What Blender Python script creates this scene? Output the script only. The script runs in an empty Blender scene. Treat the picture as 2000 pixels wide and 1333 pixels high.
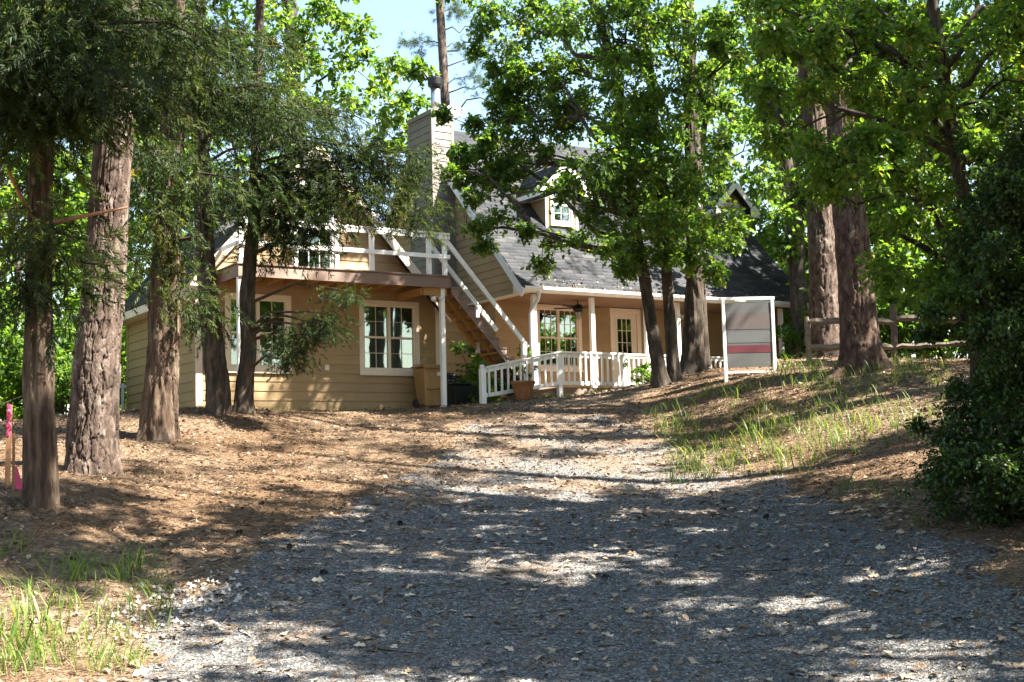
import bpy, math, random
import numpy as np
from mathutils import Matrix, Vector

# ------------------------------------------------------------------ camera, sky, sun, exposure
SC = bpy.context.scene
COL = SC.collection
R_ = math.radians
CAM_F, CAM_PITCH, CAM_ROLL, CAM_H = 2700.0, R_(5.7), R_(1.45), 1.6
_f = np.array([0, math.cos(CAM_PITCH), math.sin(CAM_PITCH)])
_u0 = np.array([0, -math.sin(CAM_PITCH), math.cos(CAM_PITCH)])
_r0 = np.array([1.0, 0, 0])
_r = math.cos(CAM_ROLL) * _r0 - math.sin(CAM_ROLL) * _u0
_u = math.sin(CAM_ROLL) * _r0 + math.cos(CAM_ROLL) * _u0
_C = np.array([0, 0, CAM_H])
cam = bpy.data.cameras.new('camera'); cam_ob = bpy.data.objects.new('camera', cam); COL.objects.link(cam_ob)
cam.sensor_width = 36; cam.lens = CAM_F / 2000 * 36; cam.clip_end = 2000; cam.clip_start = 0.05
cam_ob.matrix_world = Matrix(((_r[0], _u[0], -_f[0], 0), (_r[1], _u[1], -_f[1], 0), (_r[2], _u[2], -_f[2], CAM_H), (0, 0, 0, 1)))
SC.camera = cam_ob

SUN_EL, SUN_AZ = R_(48), R_(-17)          # azimuth measured from +X towards +Y
sun_dir = np.array([math.cos(SUN_EL) * math.cos(SUN_AZ), math.cos(SUN_EL) * math.sin(SUN_AZ), math.sin(SUN_EL)])
world = bpy.data.worlds.new('World'); SC.world = world; world.use_nodes = True
wn = world.node_tree.nodes; wl = world.node_tree.links
bg = wn.get('Background') or wn.new('ShaderNodeBackground')
sky = wn.new('ShaderNodeTexSky'); sky.sky_type = 'NISHITA'; sky.sun_disc = False
sky.sun_elevation = SUN_EL; sky.sun_rotation = math.pi / 2 - SUN_AZ
sky.air_density = 1.3; sky.dust_density = 0.8; sky.ozone_density = 1.0
wl.new(sky.outputs[0], bg.inputs[0]); bg.inputs[1].default_value = 0.055
sun = bpy.data.lights.new('sun', 'SUN'); sun.energy = 5.0; sun.angle = R_(0.53); sun.color = (1.0, 0.93, 0.82)
sun_ob = bpy.data.objects.new('sun', sun); COL.objects.link(sun_ob)
sun_ob.location = (20, -5, 30); sun_ob.rotation_euler = Vector(-sun_dir).to_track_quat('-Z', 'Y').to_euler()
SC.view_settings.view_transform = 'Standard'; SC.view_settings.look = 'None'
SC.view_settings.gamma = 1.0; SC.view_settings.exposure = 2.72; SC.view_settings.use_curve_mapping = False
SC.render.engine = 'CYCLES'
SC.cycles.max_bounces = 8; SC.cycles.transparent_max_bounces = 8; SC.cycles.diffuse_bounces = 4
SC.cycles.glossy_bounces = 3; SC.cycles.transmission_bounces = 4; SC.cycles.use_denoising = True
SC.cycles.sample_clamp_indirect = 6.0

def at(x, y, Y):
    d = _f + _r * (x - 1000) / CAM_F - _u * (y - 666.5) / CAM_F
    return _C + d * (Y / d[1])

rng = np.random.default_rng(7)
random.seed(7)

# ------------------------------------------------------------------ helpers
def tag(o, label=None, cat=None, group=None, kind=None):
    if label: o['label'] = label
    if cat: o['category'] = cat
    if group: o['group'] = group
    if kind: o['kind'] = kind
    return o

def empty(name, loc=(0, 0, 0), rz=0.0, label=None, cat=None, group=None):
    o = bpy.data.objects.new(name, None); COL.objects.link(o)
    o.location = loc; o.rotation_euler = (0, 0, rz); o.empty_display_size = 0.2
    return tag(o, label, cat, group)

def link(name, me, parent=None, mat=None):
    o = bpy.data.objects.new(name, me); COL.objects.link(o)
    if mat is not None and not me.materials: me.materials.append(mat)
    if parent is not None: o.parent = parent
    return o

def copy_tree(o, parent=None):
    c = o.copy(); COL.objects.link(c); c.parent = parent
    for ch in list(o.children): copy_tree(ch, c)
    return c

class MB:
    def __init__(s): s.v = []; s.f = []
    def add(s, vs, fs):
        b = len(s.v); s.v += [tuple(map(float, p)) for p in vs]; s.f += [tuple(b + i for i in f) for f in fs]; return s
    def box(s, a, b):
        (x0, y0, z0), (x1, y1, z1) = a, b
        return s.add([(x0, y0, z0), (x1, y0, z0), (x1, y1, z0), (x0, y1, z0), (x0, y0, z1), (x1, y0, z1), (x1, y1, z1), (x0, y1, z1)],
                     [(0, 3, 2, 1), (4, 5, 6, 7), (0, 1, 5, 4), (1, 2, 6, 5), (2, 3, 7, 6), (3, 0, 4, 7)])
    def prism(s, poly, off):
        n = len(poly); off = np.array(off, float); p = [np.array(q, float) for q in poly]
        vs = p + [q + off for q in p]
        fs = [tuple(range(n))[::-1], tuple(range(n, 2 * n))] + [(i, (i + 1) % n, n + (i + 1) % n, n + i) for i in range(n)]
        return s.add(vs, fs)
    def bar(s, a, b, w, h, up=(0, 0, 1)):
        a = np.array(a, float); b = np.array(b, float); d = b - a; d /= np.linalg.norm(d)
        up = np.array(up, float); sd = np.cross(d, up); sd /= np.linalg.norm(sd); up = np.cross(sd, d)
        q = [sd * w / 2 + up * h / 2, -sd * w / 2 + up * h / 2, -sd * w / 2 - up * h / 2, sd * w / 2 - up * h / 2]
        return s.prism([a + k for k in q], b - a)
    def tube(s, pts, rad, n=8, cap=True):
        pts = [np.array(p, float) for p in pts]; b = len(s.v); m = len(pts)
        ref = np.array([0.31, 0.17, 0.93])
        for i, p in enumerate(pts):
            d = pts[min(i + 1, m - 1)] - pts[max(i - 1, 0)]; d /= np.linalg.norm(d) + 1e-9
            if abs(d @ ref) > 0.95: ref = np.array([0.9, 0.3, 0.1])
            a = np.cross(d, ref); a /= np.linalg.norm(a); c = np.cross(d, a)
            r = rad[i] if hasattr(rad, '__len__') else rad
            for k in range(n):
                t = 2 * math.pi * k / n; q = p + r * (a * math.cos(t) + c * math.sin(t)); s.v.append(tuple(q))
        for i in range(m - 1):
            for k in range(n):
                s.f.append((b + i * n + k, b + i * n + (k + 1) % n, b + (i + 1) * n + (k + 1) % n, b + (i + 1) * n + k))
        if cap:
            s.f.append(tuple(b + k for k in range(n))[::-1]); s.f.append(tuple(b + (m - 1) * n + k for k in range(n)))
        return s
    def lathe(s, prof, c=(0, 0, 0), n=24):
        b = len(s.v); m = len(prof)
        for (r, z) in prof:
            for k in range(n):
                t = 2 * math.pi * k / n; s.v.append((c[0] + r * math.cos(t), c[1] + r * math.sin(t), c[2] + z))
        for i in range(m - 1):
            for k in range(n):
                s.f.append((b + i * n + k, b + i * n + (k + 1) % n, b + (i + 1) * n + (k + 1) % n, b + (i + 1) * n + k))
        s.f.append(tuple(b + k for k in range(n))[::-1]); s.f.append(tuple(b + (m - 1) * n + k for k in range(n)))
        return s
    def mesh(s, name, smooth=False):
        me = bpy.data.meshes.new(name); me.from_pydata(s.v, [], s.f); me.update()
        if smooth: me.polygons.foreach_set('use_smooth', [True] * len(me.polygons))
        return me
    def build(s, name, mat, parent=None, smooth=False, bevel=0):
        o = link(name, s.mesh(name, smooth), parent, mat)
        if bevel:
            m = o.modifiers.new('bevel', 'BEVEL'); m.width = bevel; m.segments = 2; m.limit_method = 'ANGLE'
        return o

def np_mesh(name, V, F, attrs=None, smooth=False):
    """V (n,3); F (m,k) faces of k corners; attrs {name: per-vertex float}"""
    V = np.ascontiguousarray(V, dtype=np.float32); F = np.ascontiguousarray(F, dtype=np.int32)
    me = bpy.data.meshes.new(name); k = F.shape[1]
    me.vertices.add(len(V)); me.vertices.foreach_set('co', V.ravel())
    me.loops.add(F.size); me.loops.foreach_set('vertex_index', F.ravel())
    me.polygons.add(len(F)); me.polygons.foreach_set('loop_start', np.arange(0, F.size, k, dtype=np.int32))
    try: me.polygons.foreach_set('loop_total', np.full(len(F), k, dtype=np.int32))
    except Exception: pass
    if smooth: me.polygons.foreach_set('use_smooth', np.ones(len(F), dtype=bool))
    for n, a in (attrs or {}).items():
        at_ = me.attributes.new(n, 'FLOAT', 'POINT'); at_.data.foreach_set('value', np.ascontiguousarray(a, dtype=np.float32))
    me.update(calc_edges=True); me.validate()
    return me

# value noise -------------------------------------------------------
def _h(i, j, k, s=0):
    n = (i.astype(np.int64) * 374761393 + j.astype(np.int64) * 668265263 + k.astype(np.int64) * 2147483647 + s * 974634777) & 0xffffffff
    n = ((n ^ (n >> 13)) * 1274126177) & 0xffffffff
    n = (n ^ (n >> 16)) & 0xffffffff
    return n / 4294967295.0
def vnoise(x, y, z=None, seed=0):
    x = np.asarray(x, float); y = np.asarray(y, float); z = np.zeros_like(x) if z is None else np.asarray(z, float)
    i, j, k = np.floor(x), np.floor(y), np.floor(z); a, b, c = x - i, y - j, z - k
    a, b, c = a * a * (3 - 2 * a), b * b * (3 - 2 * b), c * c * (3 - 2 * c); r = 0
    for di in (0, 1):
        for dj in (0, 1):
            for dk in (0, 1):
                r = r + _h(i + di, j + dj, k + dk, seed) * (a if di else 1 - a) * (b if dj else 1 - b) * (c if dk else 1 - c)
    return r
def fbm(x, y, z=None, o=4, seed=0):
    r = 0; a = 0.5; s = 1.0; t = 0
    for q in range(o):
        r = r + a * vnoise(np.asarray(x) * s, np.asarray(y) * s, None if z is None else np.asarray(z) * s, seed + q); t += a; a *= 0.5; s *= 2.03
    return r / t
def cells(x, y, nx, seed=0):
    """F1,F2, cell id of 2d voronoi, periodic in x with nx cells"""
    i, j = np.floor(x), np.floor(y); d1 = np.full(x.shape, 9.0); d2 = np.full(x.shape, 9.0); idd = np.zeros(x.shape)
    for di in (-1, 0, 1):
        for dj in (-1, 0, 1):
            ci = i + di; cj = j + dj; cm = np.mod(ci, nx)
            px = ci + 0.15 + 0.7 * _h(cm, cj, cm * 0, seed); py = cj + 0.15 + 0.7 * _h(cm, cj, cm * 0, seed + 5)
            d = np.hypot(x - px, y - py); h = _h(cm, cj, cm * 0, seed + 9)
            nearer = d < d1
            d2 = np.where(nearer, d1, np.minimum(d2, d)); idd = np.where(nearer, h, idd); d1 = np.where(nearer, d, d1)
    return d1, d2, idd

# ------------------------------------------------------------------ materials
def new_mat(name):
    m = bpy.data.materials.new(name); m.use_nodes = True
    nt = m.node_tree; return m, nt.nodes, nt.links, nt.nodes['Principled BSDF']
def ramp(n, l, src, stops):
    r = n.new('ShaderNodeValToRGB'); e = r.color_ramp.elements
    while len(e) < len(stops): e.new(0.5)
    for q, (p, c) in enumerate(stops): e[q].position = p; e[q].color = (*c, 1)
    l.new(src, r.inputs[0]); return r.outputs[0]
def tex(n, l, kind, scale, coord='Object', detail=5.0, mapscale=None, rough=0.55):
    tc = n.new('ShaderNodeTexCoord'); out = tc.outputs[coord]
    if mapscale:
        mp = n.new('ShaderNodeMapping'); mp.inputs['Scale'].default_value = mapscale; l.new(out, mp.inputs[0]); out = mp.outputs[0]
    t = n.new('ShaderNodeTex' + kind); l.new(out, t.inputs['Vector']); t.inputs['Scale'].default_value = scale
    if kind == 'Noise': t.inputs['Detail'].default_value = detail; t.inputs['Roughness'].default_value = rough
    return t
def bump(n, l, p, src, strength, dist=0.01):
    b = n.new('ShaderNodeBump'); b.inputs['Strength'].default_value = strength; b.inputs['Distance'].default_value = dist
    l.new(src, b.inputs['Height']); l.new(b.outputs[0], p.inputs['Normal'])
def mixc(n, l, fac, a, b, mode='MIX'):
    m = n.new('ShaderNodeMix'); m.data_type = 'RGBA'; m.blend_type = mode
    if hasattr(fac, 'links'): l.new(fac, m.inputs[0])
    else: m.inputs[0].default_value = fac
    for s, i in ((a, 6), (b, 7)):
        if hasattr(s, 'links'): l.new(s, m.inputs[i])
        else: m.inputs[i].default_value = (*s, 1)
    return m.outputs[2]

def paint(name, col, rough=0.55, var=0.12, scale=3.0, bmp=0.12, grain=None, dirt=0.25):
    """weathered paint: colour wanders a little, faint stains, fine relief; obj random shifts each piece"""
    m, n, l, p = new_mat(name)
    t = tex(n, l, 'Noise', scale, detail=8)
    c0 = tuple(c * (1 - var) for c in col); c1 = tuple(min(1, c * (1 + var)) for c in col)
    base = ramp(n, l, t.outputs[0], [(0.3, c0), (0.7, c1)])
    t2 = tex(n, l, 'Noise', scale * 9, detail=6, mapscale=(1, 1, 0.25), rough=0.7)
    st = ramp(n, l, t2.outputs[0], [(0.55, (0, 0, 0)), (0.8, (1, 1, 1))])
    ms = n.new('ShaderNodeMath'); ms.operation = 'MULTIPLY'; l.new(st, ms.inputs[0]); ms.inputs[1].default_value = dirt
    base = mixc(n, l, ms.outputs[0], base, tuple(c * 0.55 for c in col))
    oi = n.new('ShaderNodeObjectInfo'); hs = n.new('ShaderNodeHueSaturation')
    mr = n.new('ShaderNodeMapRange'); mr.inputs[3].default_value = 0.93; mr.inputs[4].default_value = 1.07
    l.new(oi.outputs['Random'], mr.inputs[0]); l.new(mr.outputs[0], hs.inputs['Value']); l.new(base, hs.inputs['Color'])
    l.new(hs.outputs[0], p.inputs['Base Color']); p.inputs['Roughness'].default_value = rough
    g = tex(n, l, 'Noise', 40, detail=6, mapscale=grain or (1, 1, 1)); bump(n, l, p, g.outputs[0], bmp, 0.004)
    return m

def wood(name, ca, cb, rough=0.8, axis=(1, 12, 12)):
    m, n, l, p = new_mat(name)
    t = tex(n, l, 'Noise', 2.2, detail=9, mapscale=axis, rough=0.65)
    base = ramp(n, l, t.outputs[0], [(0.3, ca), (0.72, cb)])
    oi = n.new('ShaderNodeObjectInfo'); hs = n.new('ShaderNodeHueSaturation')
    mr = n.new('ShaderNodeMapRange'); mr.inputs[3].default_value = 0.8; mr.inputs[4].default_value = 1.2
    l.new(oi.outputs['Random'], mr.inputs[0]); l.new(mr.outputs[0], hs.inputs['Value']); l.new(base, hs.inputs['Color'])
    l.new(hs.outputs[0], p.inputs['Base Color']); p.inputs['Roughness'].default_value = rough
    bump(n, l, p, t.outputs[0], 0.35, 0.01); return m

def plain(name, col, rough=0.5, metal=0.0, var=0.15, scale=8, bmp=0.1):
    m, n, l, p = new_mat(name); t = tex(n, l, 'Noise', scale, detail=6)
    l.new(ramp(n, l, t.outputs[0], [(0.3, tuple(c * (1 - var) for c in col)), (0.7, tuple(min(1, c * (1 + var)) for c in col))]), p.inputs['Base Color'])
    p.inputs['Roughness'].default_value = rough; p.inputs['Metallic'].default_value = metal
    if bmp: bump(n, l, p, t.outputs[0], bmp, 0.01)
    return m

def leaf_mat(name, stops, trans=0.4, tgain=2.6, rough=0.42, spec=0.35):
    m, n, l, p = new_mat(name)
    a = n.new('ShaderNodeAttribute'); a.attribute_name = 'tint'
    c = ramp(n, l, a.outputs['Fac'], stops)
    l.new(c, p.inputs['Base Color']); p.inputs['Roughness'].default_value = rough; p.inputs['Specular IOR Level'].default_value = spec
    tr = n.new('ShaderNodeBsdfTranslucent')
    c2 = mixc(n, l, 1.0, c, (tgain, tgain * 1.0, tgain * 0.35), 'MULTIPLY'); l.new(c2, tr.inputs[0])
    mx = n.new('ShaderNodeMixShader'); mx.inputs[0].default_value = trans
    l.new(p.outputs[0], mx.inputs[1]); l.new(tr.outputs[0], mx.inputs[2])
    l.new(mx.outputs[0], n['Material Output'].inputs[0]); return m

def tint_mat(name, stops, rough=0.85, bmp=None):
    m, n, l, p = new_mat(name); a = n.new('ShaderNodeAttribute'); a.attribute_name = 'tint'
    l.new(ramp(n, l, a.outputs['Fac'], stops), p.inputs['Base Color']); p.inputs['Roughness'].default_value = rough
    if bmp: t = tex(n, l, 'Noise', bmp, detail=4); bump(n, l, p, t.outputs[0], 0.3, 0.01)
    return m

def bark_mat(name, stops, scale=7, stretch=(1, 1, 0.22), bmp=0.6, lichen=0.25):
    m, n, l, p = new_mat(name)
    a = n.new('ShaderNodeAttribute'); a.attribute_name = 'tint'
    t = tex(n, l, 'Noise', scale, detail=8, mapscale=stretch, rough=0.65)
    md = n.new('ShaderNodeMath'); md.operation = 'MULTIPLY_ADD'; l.new(a.outputs['Fac'], md.inputs[0]); md.inputs[1].default_value = 0.5
    m2 = n.new('ShaderNodeMath'); m2.operation = 'MULTIPLY'; cm = n.new('ShaderNodeMapRange'); cm.inputs[1].default_value = .36; cm.inputs[2].default_value = .66; l.new(t.outputs[0], cm.inputs[0]); l.new(cm.outputs[0], m2.inputs[0]); m2.inputs[1].default_value = 0.5
    l.new(m2.outputs[0], md.inputs[2])
    base = ramp(n, l, md.outputs[0], stops)
    g = tex(n, l, 'Noise', 1.7, detail=6)
    gm = ramp(n, l, g.outputs[0], [(0.55, (0, 0, 0)), (0.75, (lichen,) * 3)])
    base = mixc(n, l, gm, base, (0.20, 0.21, 0.17))
    l.new(base, p.inputs['Base Color']); p.inputs['Roughness'].default_value = 0.92; p.inputs['Specular IOR Level'].default_value = 0.15
    f = tex(n, l, 'Noise', 55, detail=6, mapscale=stretch, rough=0.7); bump(n, l, p, f.outputs[0], bmp, 0.03)
    return m

M = {}
M['siding'] = paint('siding_paint', (0.325, 0.22, 0.108), 0.6, 0.10, 1.5, 0.18, (0.15, 0.15, 3))
M['siding_grey'] = paint('weathered_chimney_paint', (0.185, 0.16, 0.135), 0.65, 0.12, 1.5, 0.18, (0.15, 0.15, 3))
M['trim_cream'] = paint('cream_trim_paint', (0.72, 0.62, 0.50), 0.5, 0.05, 2, 0.1)
M['white'] = paint('white_paint', (0.80, 0.79, 0.76), 0.5, 0.05, 3, 0.12, None, 0.2)
M['brown_paint'] = paint('brown_deck_paint', (0.20, 0.135, 0.105), 0.6, 0.12, 2, 0.2)
M['lumber'] = wood('new_lumber', (0.30, 0.155, 0.045), (0.50, 0.28, 0.09))
M['old_wood'] = wood('weathered_fence_wood', (0.055, 0.042, 0.032), (0.20, 0.16, 0.12))
M['deck_board'] = wood('deck_board_wood', (0.13, 0.08, 0.05), (0.27, 0.17, 0.11))
M['soffit'] = paint('soffit_brown', (0.19, 0.12, 0.075), 0.6, 0.1, 2, 0.1)
M['black'] = plain('black_metal', (0.012, 0.012, 0.013), 0.4, 0.3)
M['black_plastic'] = plain('black_plastic', (0.014, 0.014, 0.015), 0.45)
M['galv'] = plain('galvanised_steel', (0.55, 0.58, 0.60), 0.32, 0.9, 0.12, 6)
M['dish'] = plain('dish_grey', (0.33, 0.37, 0.42), 0.5)
M['bin'] = plain('tan_bin_plastic', (0.30, 0.175, 0.065), 0.5, 0, 0.1)
M['terracotta'] = plain('terracotta', (0.26, 0.115, 0.045), 0.8, 0, 0.25, 7, 0.25)
M['pink'] = plain('pink_flagging', (0.50, 0.035, 0.13), 0.5, 0, 0.1)
M['red_plastic'] = plain('red_plastic', (0.65, 0.06, 0.02), 0.35, 0, 0.1)
M['stake'] = wood('stake_wood', (0.16, 0.075, 0.035), (0.34, 0.18, 0.09), 0.8, (12, 12, 1))
M['blind'] = plain('pale_blind', (0.30, 0.32, 0.25), 0.7, 0, 0.1)
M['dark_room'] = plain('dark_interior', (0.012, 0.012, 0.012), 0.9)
def glass_mat():
    m, n, l, p = new_mat('window_glass')
    g = n.new('ShaderNodeBsdfGlossy'); g.inputs['Roughness'].default_value = 0.02; g.inputs[0].default_value = (0.9, 0.95, 0.92, 1)
    t = n.new('ShaderNodeBsdfTransparent'); t.inputs[0].default_value = (0.62, 0.70, 0.64, 1)
    fr = n.new('ShaderNodeFresnel'); fr.inputs[0].default_value = 1.5
    ma = n.new('ShaderNodeMath'); ma.operation = 'MULTIPLY_ADD'; ma.inputs[1].default_value = 2.2; ma.inputs[2].default_value = 0.10; ma.use_clamp = True
    l.new(fr.outputs[0], ma.inputs[0])
    w = tex(n, l, 'Noise', 1.3, detail=2); b = n.new('ShaderNodeBump'); b.inputs['Strength'].default_value = 0.08; b.inputs['Distance'].default_value = 0.02
    l.new(w.outputs[0], b.inputs['Height']); l.new(b.outputs[0], g.inputs['Normal'])
    mx = n.new('ShaderNodeMixShader'); l.new(ma.outputs[0], mx.inputs[0]); l.new(t.outputs[0], mx.inputs[1]); l.new(g.outputs[0], mx.inputs[2])
    l.new(mx.outputs[0], n['Material Output'].inputs[0]); n.remove(p); return m
M['glass'] = glass_mat()
M['shingle'] = tint_mat('asphalt_shingle', [(0.0, (0.018, 0.021, 0.027)), (0.5, (0.038, 0.041, 0.048)), (1.0, (0.085, 0.082, 0.083))], 0.9, 60)
M['bark_pine'] = bark_mat('pine_bark', [(0.0, (0.022, 0.016, 0.013)), (0.3, (0.06, 0.042, 0.034)), (0.6, (0.13, 0.095, 0.077)), (1.0, (0.31, 0.265, 0.235))], 9, (1, 1, 0.45), 0.9)
M['bark_red'] = bark_mat('reddish_pine_bark', [(0.0, (0.028, 0.016, 0.012)), (0.35, (0.068, 0.043, 0.032)), (0.65, (0.125, 0.083, 0.064)), (1.0, (0.26, 0.22, 0.19))], 9, (1, 1, 0.45), 0.9)
M['bark_cedar'] = bark_mat('cedar_bark', [(0.0, (0.022, 0.014, 0.010)), (0.35, (0.06, 0.040, 0.029)), (0.65, (0.125, 0.088, 0.063)), (1.0, (0.30, 0.24, 0.185))], 16, (1, 1, 0.16), 1.0)
M['bark_oak'] = bark_mat('oak_bark', [(0.0, (0.014, 0.012, 0.010)), (0.35, (0.045, 0.036, 0.028)), (0.65, (0.095, 0.076, 0.06)), (1.0, (0.21, 0.18, 0.15))], 11, (1, 1, 0.25), 0.9, 0.35)
M['leaf_oak'] = leaf_mat('oak_leaf', [(0.0, (0.022, 0.05, 0.014)), (0.5, (0.055, 0.105, 0.020)), (0.85, (0.12, 0.17, 0.03)), (1.0, (0.20, 0.20, 0.045))], 0.5, 3.1)
M['leaf_light'] = leaf_mat('bright_leaf', [(0.0, (0.03, 0.065, 0.012)), (0.5, (0.07, 0.13, 0.022)), (0.9, (0.12, 0.18, 0.03)), (1.0, (0.22, 0.19, 0.04))], 0.48, 2.8)
M['leaf_far'] = leaf_mat('woodland_leaf', [(0.0, (0.03, 0.065, 0.015)), (0.5, (0.065, 0.125, 0.026)), (1.0, (0.12, 0.17, 0.035))], 0.48, 2.8)
M['leaf_dark'] = leaf_mat('dark_evergreen_leaf', [(0.0, (0.014, 0.034, 0.010)), (0.6, (0.034, 0.072, 0.018)), (1.0, (0.09, 0.13, 0.03))], 0.3, 2.2, 0.35, 0.4)
M['leaf_cedar'] = leaf_mat('cedar_needles', [(0.0, (0.010, 0.020, 0.008)), (0.5, (0.026, 0.044, 0.013)), (0.85, (0.09, 0.105, 0.026)), (1.0, (0.17, 0.11, 0.038))], 0.38, 2.2, 0.55, 0.2)
M['leaf_pine'] = leaf_mat('pine_needles', [(0.0, (0.02, 0.045, 0.016)), (1.0, (0.06, 0.10, 0.03))], 0.25, 2.0, 0.5, 0.3)
M['grass'] = leaf_mat('grass_blade', [(0.0, (0.05, 0.10, 0.02)), (0.6, (0.11, 0.17, 0.035)), (1.0, (0.32, 0.28, 0.11))], 0.4, 2.0, 0.5, 0.3)
M['litter'] = tint_mat('dry_leaves', [(0.0, (0.045, 0.026, 0.016)), (0.4, (0.16, 0.10, 0.06)), (0.75, (0.33, 0.24, 0.155)), (1.0, (0.52, 0.43, 0.31))], 0.8)
M['straw'] = tint_mat('pine_straw', [(0.0, (0.045, 0.025, 0.014)), (0.5, (0.20, 0.12, 0.065)), (1.0, (0.48, 0.35, 0.22))], 0.75)
M['stone'] = tint_mat('crushed_stone', [(0.0, (0.04, 0.04, 0.041)), (0.5, (0.102, 0.099, 0.096)), (0.85, (0.195, 0.187, 0.175)), (1.0, (0.34, 0.32, 0.29))], 0.85)
M['pale_stone'] = tint_mat('pale_river_stone', [(0.0, (0.13, 0.12, 0.10)), (0.5, (0.25, 0.23, 0.20)), (1.0, (0.46, 0.43, 0.38))], 0.8)
def ground_mat():
    m, n, l, p = new_mat('forest_floor')
    t1 = tex(n, l, 'Noise', 0.35, detail=6); t2 = tex(n, l, 'Noise', 9, detail=10, rough=0.75); t3 = tex(n, l, 'Voronoi', 26)
    a = ramp(n, l, t2.outputs[0], [(0.28, (0.07, 0.043, 0.026)), (0.5, (0.17, 0.12, 0.08)), (0.68, (0.30, 0.225, 0.155)), (0.85, (0.46, 0.38, 0.28))])
    b = ramp(n, l, t2.outputs[0], [(0.3, (0.06, 0.036, 0.02)), (0.55, (0.145, 0.092, 0.055)), (0.8, (0.31, 0.22, 0.14))])
    c = mixc(n, l, ramp(n, l, t1.outputs[0], [(0.42, (0, 0, 0)), (0.6, (1, 1, 1))]), a, b)
    l.new(c, p.inputs['Base Color']); p.inputs['Roughness'].default_value = 0.95; p.inputs['Specular IOR Level'].default_value = 0.1
    ad = n.new('ShaderNodeMath'); ad.operation = 'ADD'; l.new(t2.outputs[0], ad.inputs[0]); l.new(t3.outputs[0], ad.inputs[1])
    bump(n, l, p, ad.outputs[0], 0.9, 0.03); return m
M['ground'] = ground_mat()
def gravel_mat():
    m, n, l, p = new_mat('gravel_bed')
    v = tex(n, l, 'Voronoi', 42); v.feature = 'F1'; t = tex(n, l, 'Noise', 0.8, detail=6); d = tex(n, l, 'Noise', 14, detail=8, rough=0.7)
    sp = n.new('ShaderNodeSeparateColor'); l.new(v.outputs['Color'], sp.inputs[0])
    c = ramp(n, l, sp.outputs[0], [(0.0, (0.04, 0.04, 0.041)), (0.5, (0.103, 0.10, 0.097)), (0.9, (0.195, 0.186, 0.172)), (1.0, (0.33, 0.315, 0.29))])
    sx = n.new('ShaderNodeSeparateXYZ'); tcg = n.new('ShaderNodeTexCoord'); l.new(tcg.outputs['Object'], sx.inputs[0])
    mr = n.new('ShaderNodeMapRange'); mr.inputs[1].default_value = 15; mr.inputs[2].default_value = 27; mr.inputs[3].default_value = -.10; mr.inputs[4].default_value = .11; l.new(sx.outputs[1], mr.inputs[0])
    ak = n.new('ShaderNodeMath'); ak.operation = 'ADD'; l.new(t.outputs[0], ak.inputs[0]); l.new(mr.outputs[0], ak.inputs[1])
    k = ramp(n, l, ak.outputs[0], [(0.46, (0, 0, 0)), (0.66, (0.85,) * 3)])
    br = ramp(n, l, d.outputs[0], [(0.3, (0.07, 0.045, 0.03)), (0.6, (0.20, 0.135, 0.085)), (0.8, (0.33, 0.25, 0.17))])
    l.new(mixc(n, l, k, c, br), p.inputs['Base Color']); p.inputs['Roughness'].default_value = 0.95; p.inputs['Specular IOR Level'].default_value = 0.15
    bump(n, l, p, v.outputs['Distance'], 0.9, 0.02); return m
M['gravel'] = gravel_mat()

# ------------------------------------------------------------------ terrain
_ctrl = [at(*q) for q in [(1000, 1333, 10.9), (1000, 1100, 15.0), (1000, 1000, 18.5), (1000, 900, 23.0), (1000, 850, 25.5), (900, 800, 28.3),
    (500, 1333, 10.9), (600, 1100, 15.0), (600, 1000, 18.2), (600, 900, 22.5), (620, 840, 26.0),
    (80, 985, 16.5), (180, 922, 19.5), (310, 857, 23.5), (425, 806, 26.0), (480, 799, 26.3),
    (0, 1333, 10.6), (100, 1140, 13.6), (300, 1050, 16.2), (20, 880, 22.0),
    (1950, 1333, 11.0), (1900, 1060, 14.0), (1600, 960, 19.0), (1500, 850, 23.5), (1300, 800, 27.0), (1450, 742, 27.2),
    (1680, 722, 26.0), (1700, 785, 23.5), (1612, 697, 31.0), (1580, 716, 28.5), (1748, 711, 28.5), (1290, 753, 29.0), (1350, 727, 30.0),
    (1850, 860, 20.0), (1500, 1200, 13.0), (1500, 1050, 16.2), (250, 822, 31.5)]]
O = at(385, 808, 28.0)                       # front-left ground corner of the wing
TH = R_(32.0); HU = np.array([math.cos(TH), math.sin(TH), 0]); HV = np.array([-math.sin(TH), math.cos(TH), 0])
def W(u, v, w): return O + HU * u + HV * v + np.array([0, 0, w])
for q in [(2.6, 0, .05), (5.6, 0, .12), (5.0, -1.3, .10), (6.9, -1.7, .25), (9.5, -1.8, .42), (8.6, 2.4, .30), (12, 0, .45), (17, .5, .6), (0, 4.8, .1), (8, 12, .4), (18, 10, .6)]:
    _ctrl.append(W(*q))
for q in [(0, 0, 0), (0, 6, 0), (-10, 4, 0.1), (10, 4, 0), (-14, 16, 1.5), (14, 14, 1.6), (-16, 30, 2.9), (16, 30, 3.7), (-30, 45, 3.4), (0, 55, 4.3), (30, 50, 4.6), (0, -20, -.3), (40, 15, 2.5), (-40, 15, 1.8)]:
    _ctrl.append(np.array(q, float))
_ctrl = np.array(_ctrl); _N = len(_ctrl)
def _k(a, b):
    d = np.sqrt(((a[:, None, :2] - b[None, :, :2]) ** 2).sum(-1)) + 1e-9; return d * d * np.log(d)
_A = np.zeros((_N + 3, _N + 3)); _A[:_N, :_N] = _k(_ctrl, _ctrl) + 0.6 * np.eye(_N)
_A[:_N, _N] = 1; _A[:_N, _N + 1:] = _ctrl[:, :2]; _A[_N, :_N] = 1; _A[_N + 1:, :_N] = _ctrl[:, :2].T
_w = np.linalg.solve(_A, np.concatenate([_ctrl[:, 2], [0, 0, 0]]))
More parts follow.
